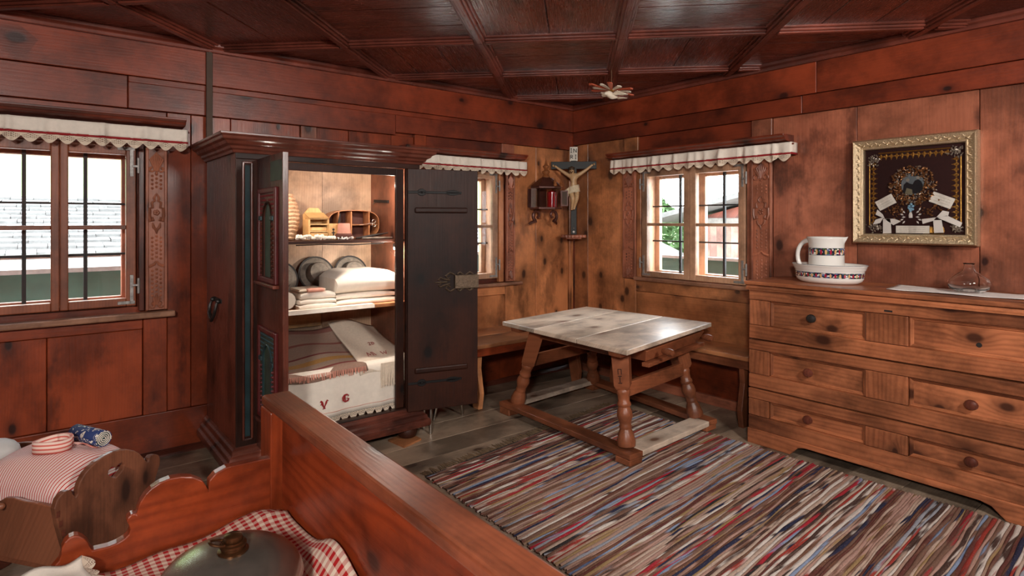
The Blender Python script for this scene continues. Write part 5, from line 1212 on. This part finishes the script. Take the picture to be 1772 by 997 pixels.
# ================================================================ lantern on the left wall
lt = thing('glazed_lantern', 'old glazed lantern with open door on scroll brackets', 'lantern', (-.45, -.10, 1.37))
lc = Vector((-.470, -.135, 0))
def octp(r, z, n=6, ph=PI/6): return [(lc.x+r*math.cos(2*PI*i/n+ph), lc.y+r*.8*math.sin(2*PI*i/n+ph), z) for i in range(n)]
B().prism([p[:2] for p in octp(.158, 0)], 1.505, 1.523, 2).o('base_plate', 'lantern', lt, bevel=.003)
B().prism([p[:2] for p in octp(.150, 0)], 1.690, 1.706, 2).o('top_plate', 'lantern', lt, bevel=.003)
lo_, hi_ = octp(.147, 1.523), octp(.147, 1.690)
for i in range(6):
    B().bar(lo_[i], hi_[i], .016, .016).o('corner_post', 'lantern', lt, bevel=.003)
    j = (i+1) % 6
    if i != 4:
        B().add([tuple(Vector(lo_[i])*.97+lc*.03+Vector((0,0,.03*lo_[i][2]))), tuple(Vector(lo_[j])*.97+lc*.03+Vector((0,0,.03*lo_[i][2]))), tuple(Vector(hi_[j])*.97+lc*.03+Vector((0,0,.03*hi_[i][2]))), tuple(Vector(hi_[i])*.97+lc*.03+Vector((0,0,.03*hi_[i][2])))], [(0,1,2,3)]).o('lantern_pane', 'pane', lt, solid=.002)
B().add(octp(.158, 1.706)+octp(.055, 1.785)+octp(.04, 1.79), [tuple(range(5,-1,-1)), tuple(range(12,18))]+[(k_*6+i, k_*6+(i+1)%6, (k_+1)*6+(i+1)%6, (k_+1)*6+i) for k_ in (0,1) for i in range(6)]).o('roof', 'lantern', lt, bevel=.003)
for i in (3, 4, 5): B().bar(octp(.158,1.706)[i], octp(.055,1.787)[i], .010, .010).o('roof_rib', 'lantern', lt)
B().lathe([(.032,.0),(.036,.012),(.022,.03),(.034,.048),(.036,.058),(.018,.07),(.012,.08),(.028,.095),(.03,.106),(.014,.118),(.010,.13),(.001,.185)], (lc.x, lc.y, 1.785), 16).o('finial', 'lanternwood', lt, smooth=True)
for i in (4, 5):
    p = octp(.15, 1.706)[i]; B().lathe([(.012,0),(.018,.015),(.012,.03),(.015,.036),(.001,.075)], p, 12).o('small_finial', 'lanternwood', lt, smooth=True)
B().lathe([(.045,0),(.045,.135),(.03,.145),(.001,.15)], (lc.x+.06, lc.y-.015, 1.524), 16).o('red_candle_glass', 'redglass', lt, smooth=True)
B().box(lc.x-.11, lc.x+.11, -.022, -.012, 1.523, 1.69).o('back_panel', 'lantern', lt)
# arched door frame (front right facet) and its open leaf
a, c = Vector(lo_[4]), Vector(lo_[5]); e = (c-a).normalized(); W_ = (c-a).length; nn = Vector((e.y, -e.x, 0))
fd = lambda s, n_, z: tuple(a+e*s+nn*n_+Vector((0,0,z-a.z)))
B(fd).tube([(.012,.002,1.525),(.012,.002,1.62)]+[(W_/2-(W_/2-.012)*math.cos(PI*i/8),.002,1.62+.055*math.sin(PI*i/8)) for i in range(1,8)]+[(W_-.012,.002,1.62),(W_-.012,.002,1.525)], .006, 6).o('door_arch', 'lantern', lt)
hd = Vector(lo_[5]); f2 = lambda s, n_, z: tuple(hd+Vector((.55,-.65,0)).normalized()*s+Vector((-.65,-.55,0)).normalized()*n_+Vector((0,0,z-hd.z)))
dl = B(f2); dl.box(.0,.012,-.004,.004,1.535,1.675); dl.box(.055,.065,-.004,.004,1.535,1.675); dl.box(.012,.055,-.004,.004,1.535,1.546); dl.box(.012,.055,-.004,.004,1.664,1.675)
dl = dl.o('open_leaf', 'lantern', lt); B(f2).box(.012,.055,-.001,.001,1.546,1.664).o('leaf_pane', 'brown_metal', dl)
for s, sx, yy in ((-1, lc.x-.085, -.105), (1, lc.x+.075, -.15)):      # scroll brackets
    pth = [(sx+s*.066, yy+.03, 1.372), (sx+s*.056, yy+.02, 1.383), (sx+s*.03, yy+.008, 1.394)]
    for i in range(30):
        q = -1.75-i/29*6.2; r = .052*(1-i/42); pth.append((sx+s*(-.004-r*math.cos(q)), yy, 1.452+r*math.sin(q)))
    B().tube(pth, [.008,.012,.014]+[.0155-.0002*i for i in range(30)], 8).o('scroll_bracket', 'lantern', lt, smooth=True)
B().bar((lc.x+.02, -.02, 1.42), (lc.x+.02, -.02, 1.51), .03, .03, up=(0,1,0)).o('bracket_post', 'lanternwood', lt, bevel=.003)

# ================================================================ hanging dove
dc = Vector((-.865, -1.263, 2.315))
dv = thing('holy_spirit_dove', 'carved white dove with radiating red and gold rays hanging from the ceiling', 'ornament', tuple(dc))
TM = Matrix.Rotation(math.radians(9), 4, 'Y') @ Matrix.Rotation(math.radians(5), 4, 'X')
def D_(x, y, z): return tuple(dc+(TM @ Vector((x, y, z))))
for i in range(12):
    q = 2*PI*i/12+.13; L = .165 if i % 2 else .125; w = .018
    ca, sa = math.cos(q), math.sin(q)
    B().add([D_(.02*ca-w*.4*sa, .02*sa+w*.4*ca, .010), D_(.02*ca+w*.4*sa, .02*sa-w*.4*ca, .010), D_(L*ca+w*sa, L*sa-w*ca, .012), D_((L+.012)*ca, (L+.012)*sa, .012), D_(L*ca-w*sa, L*sa+w*ca, .012)], [(0,1,2,3,4)]).o('ray', 'dovered' if i % 2 else 'dove', dv, solid=.006)
B().ball(D_(0,0,.012), .022, 12, 8, (1,1,.6)).o('hub', 'gold', dv, smooth=True)
bd = skin('dove_body', [D_(.07,.0,-.02), D_(.03,0,-.028), D_(-.01,0,-.030), D_(-.035,0,-.022), D_(-.052,0,-.030), D_(-.066,0,-.036)], [(0,1),(1,2),(2,3),(3,4),(4,5)], [.010,.020,.025,.016,.014,.004], 'dove', dv, 2)
for s in (-1, 1):
    b = B()
    for i in range(6): b.add([D_(.005-.01*i*.3, s*.02, -.022), D_(.015, s*.02, -.022), D_(.05-.012*i, s*(.115-.008*i), -.016+.002*i), D_(.035-.012*i, s*(.118-.008*i), -.016+.002*i)], [(0,1,2,3)])
    b.o('wing', 'dove', dv, solid=.004)
b = B()
for i in range(5): b.add([D_(.06,-.006+.003*i,-.02), D_(.06,.0+.003*i,-.02), D_(.115,-.035+.018*i,-.018), D_(.118,-.05+.018*i,-.018)], [(0,1,2,3)])
b.o('tail', 'dove', dv, solid=.003)
B().tube([D_(0,0,.015), (dc.x, dc.y, ZC-.001)], .0013, 6).o('string', 'string', dv)
B().tube([D_(0,0,.015), D_(0,0,.055)], [.005,.002], 8).o('stem', 'lanternwood', dv)

# ================================================================ bed corner in the foreground
bd_ = thing('box_bed', 'red-brown wooden bed with scalloped headboard and flat-topped side', 'bed', (-3.75, -3.2, 0))
B().box(-3.432, -3.335, -4.75, -1.957, .766, .80).o('side_cap', 'bedcapY', bd_, bevel=.008)
B().box(-3.398, -3.362, -4.75, -2.03, .18, .766).o('side_board', 'bedY', bd_, bevel=.003)
B().box(-3.436, -3.362, -2.075, -1.965, .0, .766).o('corner_post', 'bedZ', bd_, bevel=.004)
B().box(-3.43, -3.362, -4.75, -4.66, .0, .766).o('corner_post', 'bedZ', bd_, bevel=.004)
for z, y in ((.60,-2.03),): B().lathe([(.009,0),(.011,.004),(.007,.008)], (-3.436, y, z), 10, Matrix.Rotation(-PI/2, 4, 'Y')).o('peg', 'bedcapX', bd_, smooth=True)
HB = [(-3.431,.618),(-3.50,.620),(-3.569,.621),(-3.600,.610),(-3.618,.592),(-3.620,.562),(-3.627,.580),(-3.637,.597),(-3.665,.617),(-3.695,.626),(-3.725,.628),(-3.751,.623),(-3.773,.612),(-3.788,.599),(-3.801,.580),(-3.807,.563),(-3.810,.547),(-3.816,.551),(-3.824,.550),(-3.832,.543),(-3.835,.533),(-3.829,.521),(-3.826,.507),(-3.830,.495),(-3.84,.486),(-3.858,.479),(-3.878,.476),(-3.898,.477),(-3.915,.478),(-3.921,.490),(-3.926,.505),(-3.935,.519),(-3.947,.530),(-3.957,.533),(-3.968,.531),(-3.978,.522),(-3.984,.508),(-3.985,.492),(-3.990,.476),(-4.002,.463),(-4.013,.449),(-4.05,.43),(-4.10,.425),(-4.10,.12),(-3.431,.12)]
B().prism(HB, -2.068, -2.034, 1).o('headboard', 'bedX', bd_, bevel=.005)
B().box(-4.13, -4.095, -4.75, -2.03, .12, .43).o('side_board', 'bedY', bd_, bevel=.004)
B().box(-4.095, -3.398, -4.7, -2.07, .16, .19).o('bed_base', 'bedY', bd_)
t = tag(B().grid(lambda u, v: (-4.085+.68*u, -4.6+2.52*v, .272+.012*math.sin(PI*u)*math.sin(PI*v)), 10, 20).o('straw_mattress', 'cushion', solid=.2, smooth='all'), 'pale mattress mostly hidden under the checked quilt', 'mattress')
gq = random.Random(6)
def gz(u, v):
    x = -4.085+.676*u; y = -4.3+2.222*v
    z = .432+.014*math.sin(u*9+v*7)+.009*math.sin(u*17-v*13)
    dx, dy = x+3.672, y+2.60; r = math.hypot(dx, dy)
    z += .055*math.exp(-((r-.27)/.06)**2)*(.6+.4*math.sin(math.atan2(dy, dx)*5+1)) - .02*math.exp(-(r/.16)**2)
    z += .035*max(0, (u-.85)/.15)*(1 if v < .97 else .4) + .02*math.exp(-((x+3.46)/.05)**2-((y+2.13)/.05)**2)
    z -= .02*max(0, (v-.93)/.07)*(1-u)
    return (x, y, z)
t = tag(B().grid(gz, 60, 120, True, 26, 86).o('gingham_quilt', 'gingham', smooth='all', solid=.012), 'rumpled red and white checked bed cover', 'quilt')
# warming bottle
wc = Vector((-3.672, -2.555, .446)); wb = thing('bed_warmer', 'grey metal hot-water bottle with screw cap lying on the checked quilt', 'bottle', tuple(wc))
prof = []
for i in range(17):
    q = PI*(-.5+i/16); prof.append((max(.001, .165*math.cos(q)**.85 if math.cos(q) > 1e-6 else .001), .085+.085*math.sin(q)))
B().lathe(prof, wc, 48, None, 1, 1.0).o('body', 'tin', wb, smooth='all')
ring = B().lathe([(.164,.080),(.167,.085),(.164,.090)], wc, 48, cap=False).o('seam', 'tin', wb, smooth='all')
cc = wc+Vector((.0, -.02, .165))
cp_ = B().lathe([(.034,.0),(.035,.005),(.031,.008),(.027,.009),(.027,.014),(.030,.016),(.030,.021),(.025,.023),(.025,.027)], cc, 28).o('neck', 'brass', wb, smooth=True)
B().lathe([(.019,.026),(.021,.030),(.020,.039),(.016,.042),(.001,.043)], cc, 24).o('screw_cap', 'brass', wb, smooth=True)
B().tube([(cc.x-.026+.024*math.cos(q*PI/12), cc.y+.006+.018*math.sin(q*PI/12), cc.z+.026-.008*math.cos(q*PI/12)) for q in range(24)], .0032, 8, True).o('lifting_ring', 'brass', wb, smooth=True)
b = B(); rr = random.Random(2)
def nap(u, v): return (-4.075+.145*u+.012*math.sin(v*5), -2.37+.27*v+.012*math.sin(u*6), .474+.005*math.sin(u*8+v*5)+.004*math.sin(v*13)+.012*u*v)
t = thing('lace_napkin', 'white lace-edged napkin at the edge of the checked quilt', 'napkin', (-3.97, -2.27, .46))
B().grid(nap, 16, 20).o('napkin_cloth', 'linen', t, smooth='all', solid=.003)
b = B()
b.grid(lambda u, v: tuple(Vector(nap(1, u))+Vector((.03*v*(.6+.4*abs(math.sin(u*PI*6))), .0, -.012*v))), 60, 2, True, 6, 1); b.o('lace_edge', 'lace', t, smooth='all')

# ================================================================ cradle
KN = Vector((-3.985, -1.655, 0)); K1 = Vector((math.cos(math.radians(36)), math.sin(math.radians(36)), 0)); K2 = Vector((-K1.y, K1.x, 0))
def K(s, l, z): p = KN+K1*s+K2*l; return (p.x, p.y, z)
kr = thing('cradle', 'small wooden cradle with scrolled end board and pierced heart', 'cradle', K(.2, .4, 0))
KO = [(-.006,.463),(.003,.489),(.014,.500),(.026,.505),(.040,.504),(.051,.497),(.056,.482),(.064,.471),(.071,.478),(.072,.494),(.080,.515),(.096,.536),(.115,.549),(.138,.560),(.170,.568),(.205,.571),(.235,.568),(.263,.558),(.290,.543),(.313,.523),(.330,.500),(.346,.478),(.353,.480),(.355,.490),(.366,.497),(.383,.494),(.398,.485),(.407,.466),(.405,.445),(.396,.425),(.385,.40),(.36,.30),(.33,.20),(.07,.20),(.03,.30),(.005,.40)]
# end board with a heart hole: left and right halves meet above and below the hole
HO = [(.214,.474),(.196,.484),(.184,.497),(.186,.510),(.198,.518),(.212,.512),(.216,.508),(.224,.516),(.238,.518),(.246,.508),(.242,.492),(.228,.482)]
def holed(out, hole, l0, l1, name, m, parent):
    bm = bmesh.new(); es = []
    for ring in (out, hole):
        vs = [bm.verts.new(K(s, l0, z)) for s, z in ring]
        for i in range(len(vs)): es.append(bm.edges.new((vs[i], vs[(i+1) % len(vs)])))
    bmesh.ops.triangle_fill(bm, use_beauty=True, use_dissolve=False, edges=es)
    ret = bmesh.ops.extrude_face_region(bm, geom=bm.faces[:]); dv_ = K2*(l1-l0)
    bmesh.ops.translate(bm, verts=[g_ for g_ in ret['geom'] if isinstance(g_, bmesh.types.BMVert)], vec=dv_)
    bmesh.ops.recalc_face_normals(bm, faces=bm.faces)
    me = bpy.data.meshes.new(name); bm.to_mesh(me); bm.free(); ob = bpy.data.objects.new(name, me); COL.objects.link(ob); me.materials.append(MAT[m]); put(ob, parent)
    md = ob.modifiers.new('bevel', 'BEVEL'); md.width = .004; md.segments = 2; md.limit_method = 'ANGLE'; md.angle_limit = math.radians(50)
    return ob
holed(KO, HO, 0, .022, 'end_board', 'cradleZ', kr)
B(K).prism([(s, z-.06 if z > .45 else z) for s, z in KO], .78, .80, 1).o('end_board', 'cradleZ', kr, bevel=.004)
for (sa, sb, nm_) in ((.0, .075, 'side'), (.405, .33, 'side')):
    n = 18; vs = []
    for i in range(n+1):
        l = .022+.756*i/n; zt = .462+.012*math.sin(i*.55)*(1 if i > 3 else .3)-(.016 if 5 < i < 8 else 0)
        for z in (.20, zt):
            f = (z-.20)/.27; s = sb+(sa-sb)*f; s2 = s+(.016 if sa < sb else -.016); vs += [(s, l, z), (s2, l, z)]
    fs = []
    for i in range(n):
        o0, o1 = i*4, (i+1)*4; fs += [(o0,o0+2,o1+2,o1),(o0+1,o1+1,o1+3,o0+3),(o0+2,o0+3,o1+3,o1+2),(o0,o1,o1+1,o0+1)]
    fs += [(0,1,3,2), (n*4, n*4+2, n*4+3, n*4+1)]
    sd_ = B(K).add(vs, fs).o('side_board', 'cradleX', kr, bevel=.003)
    if sa < sb: B(K).ball((.0-.004, .24, .44), .012, 10, 8).o('lacing_knob', 'cradleX', sd_, smooth=True)
for z in (.44, .405, .37, .335): B(K).box(-.006+(.463-z)*.25, .004+(.463-z)*.25, -.0015, .020, z-.010, z+.010).o('dovetail', 'robeX', kr)
B(K).box(.07, .335, .02, .78, .20, .215).o('bottom_board', 'cradleX', kr)
for l in (.12, .66):
    B(K).prism([(-.03,.06),(.0,.02),(.10,.0),(.30,.0),(.40,.02),(.43,.06),(.42,.08),(.33,.05),(.07,.05),(-.02,.08)], l, l+.03, 1).o('rocker', 'robeX', kr, bevel=.004)
    for s in (.09, .31): B(K).box(s-.018, s+.018, l+.002, l+.028, .04, .205).o('rocker_leg', 'robeZ', kr, bevel=.003)
def pil(top):
    def f(u, v):
        a = 2*u-1; c = 2*v-1; e = max(0, (1-abs(a)**3.2))*max(0, (1-abs(c)**3.2)); e = e**.5
        z = .415+(.148*e if top else -.10*e); s = .205+.170*a*(1+.06*e); l = .265+.24*c
        return K(s, l, z+.006*math.sin(u*13+v*9)*e)
    return f
pw = thing('striped_pillow', 'plump red and white striped pillow filling the cradle', 'pillow', K(.2, .4, .33))
B().grid(pil(True), 36, 48, True, 1, 1).o('pillow_cover', 'ticking', pw, smooth='all')
for ob in pw.children:
    for l in ob.data.loops:
        uvl = ob.data.uv_layers[0].data[l.index]; u_, v_ = uvl.uv; uvl.uv = (v_*46+.0*u_, u_)
B().grid(pil(False), 20, 24, True, 1, 1).o('pillow_underside', 'ticking', pw, smooth='all')
# ribbon coil and blue roll on the pillow
tcx = Vector(K(.165, .235, .571)); rb = thing('ribbon_coil', 'coil of pink and white striped ribbon lying on the pillow', 'ribbon', tuple(tcx))
b = B(); n = 90; vs = []; uv = []; fs = []
for i in range(n+1):
    q = 2*PI*3.2*i/n; r = .060-.010*i/n
    for vv in (0, 1): vs.append((tcx.x+r*math.cos(q), tcx.y+r*math.sin(q)*.8, tcx.z-.004+.042*vv+.003*math.sin(q*2))); uv.append((i/6, vv*3))
fs = [(i*2, i*2+2, i*2+3, i*2+1) for i in range(n)]
b.add(vs, fs, uv).o('wound_band', 'bandstripe', rb, smooth='all', solid=.002)
b = B(); b.grid(lambda u, v: (tcx.x+.058+.06*u+.012*v, tcx.y-.01-.035*u-.03*v+.02*u*v, tcx.z+.012+.006*math.sin(u*5)-.016*u), 8, 4, True, 1, 3); b.o('loose_end', 'bandstripe', rb, smooth='all', solid=.002)
p0 = Vector(K(.292, .285, .585)); p1 = Vector(K(.268, .12, .583)); rl = thing('blue_roll', 'rolled blue cloth with cream scroll pattern on the pillow', 'cloth roll', tuple((p0+p1)/2))
ax = (p1-p0).normalized(); a_ = ax.cross(Vector((0,0,1))).normalized(); b_ = a_.cross(ax); vs = []; uv = []; n = 28
for i in range(n+1):
    q = 2*PI*i/n
    for f in (0, 1): vs.append(p0+(p1-p0)*f+(a_*math.cos(q)+b_*math.sin(q))*.0285); uv.append((i/n*2.2, f*2))
B().add(vs, [(i*2, i*2+2, i*2+3, i*2+1) for i in range(n)], uv).o('outer_wrap', 'bluescroll', rl, smooth='all', solid=.002)
for e_, nm2 in ((p1, 'spiral_end'), (p0, 'spiral_end')):
    b = B(); pth = []
    for i in range(60):
        q = 2*PI*4*i/59; r = .028*(1-i/66); pth.append(e_+(a_*math.cos(q)+b_*math.sin(q))*r+ax*(.0 if e_ is p1 else 0))
    b.tube(pth, .0016, 5); b.o(nm2, 'linen', rl, smooth='all')
    B().tube([e_-ax*.004, e_-ax*.003] if e_ is p1 else [e_+ax*.003, e_+ax*.004], .026, 20).o('rolled_layers', 'robeteal', rl)
tp = Vector(K(.21, .60, .50)); bu = thing('linen_bundle', 'whitish cushion with grey-blue patch at the far end of the cradle', 'cushion', tuple(tp))
B().ball(tp, .085, 16, 10, (1,1,.62)).o('cushion_body', 'cushion', bu, smooth='all'); B().ball(tp+Vector((-.035,-.055,.01)), .05, 14, 8, (1,.6,.8)).o('grey_patch', 'greyblue', bu, smooth='all')
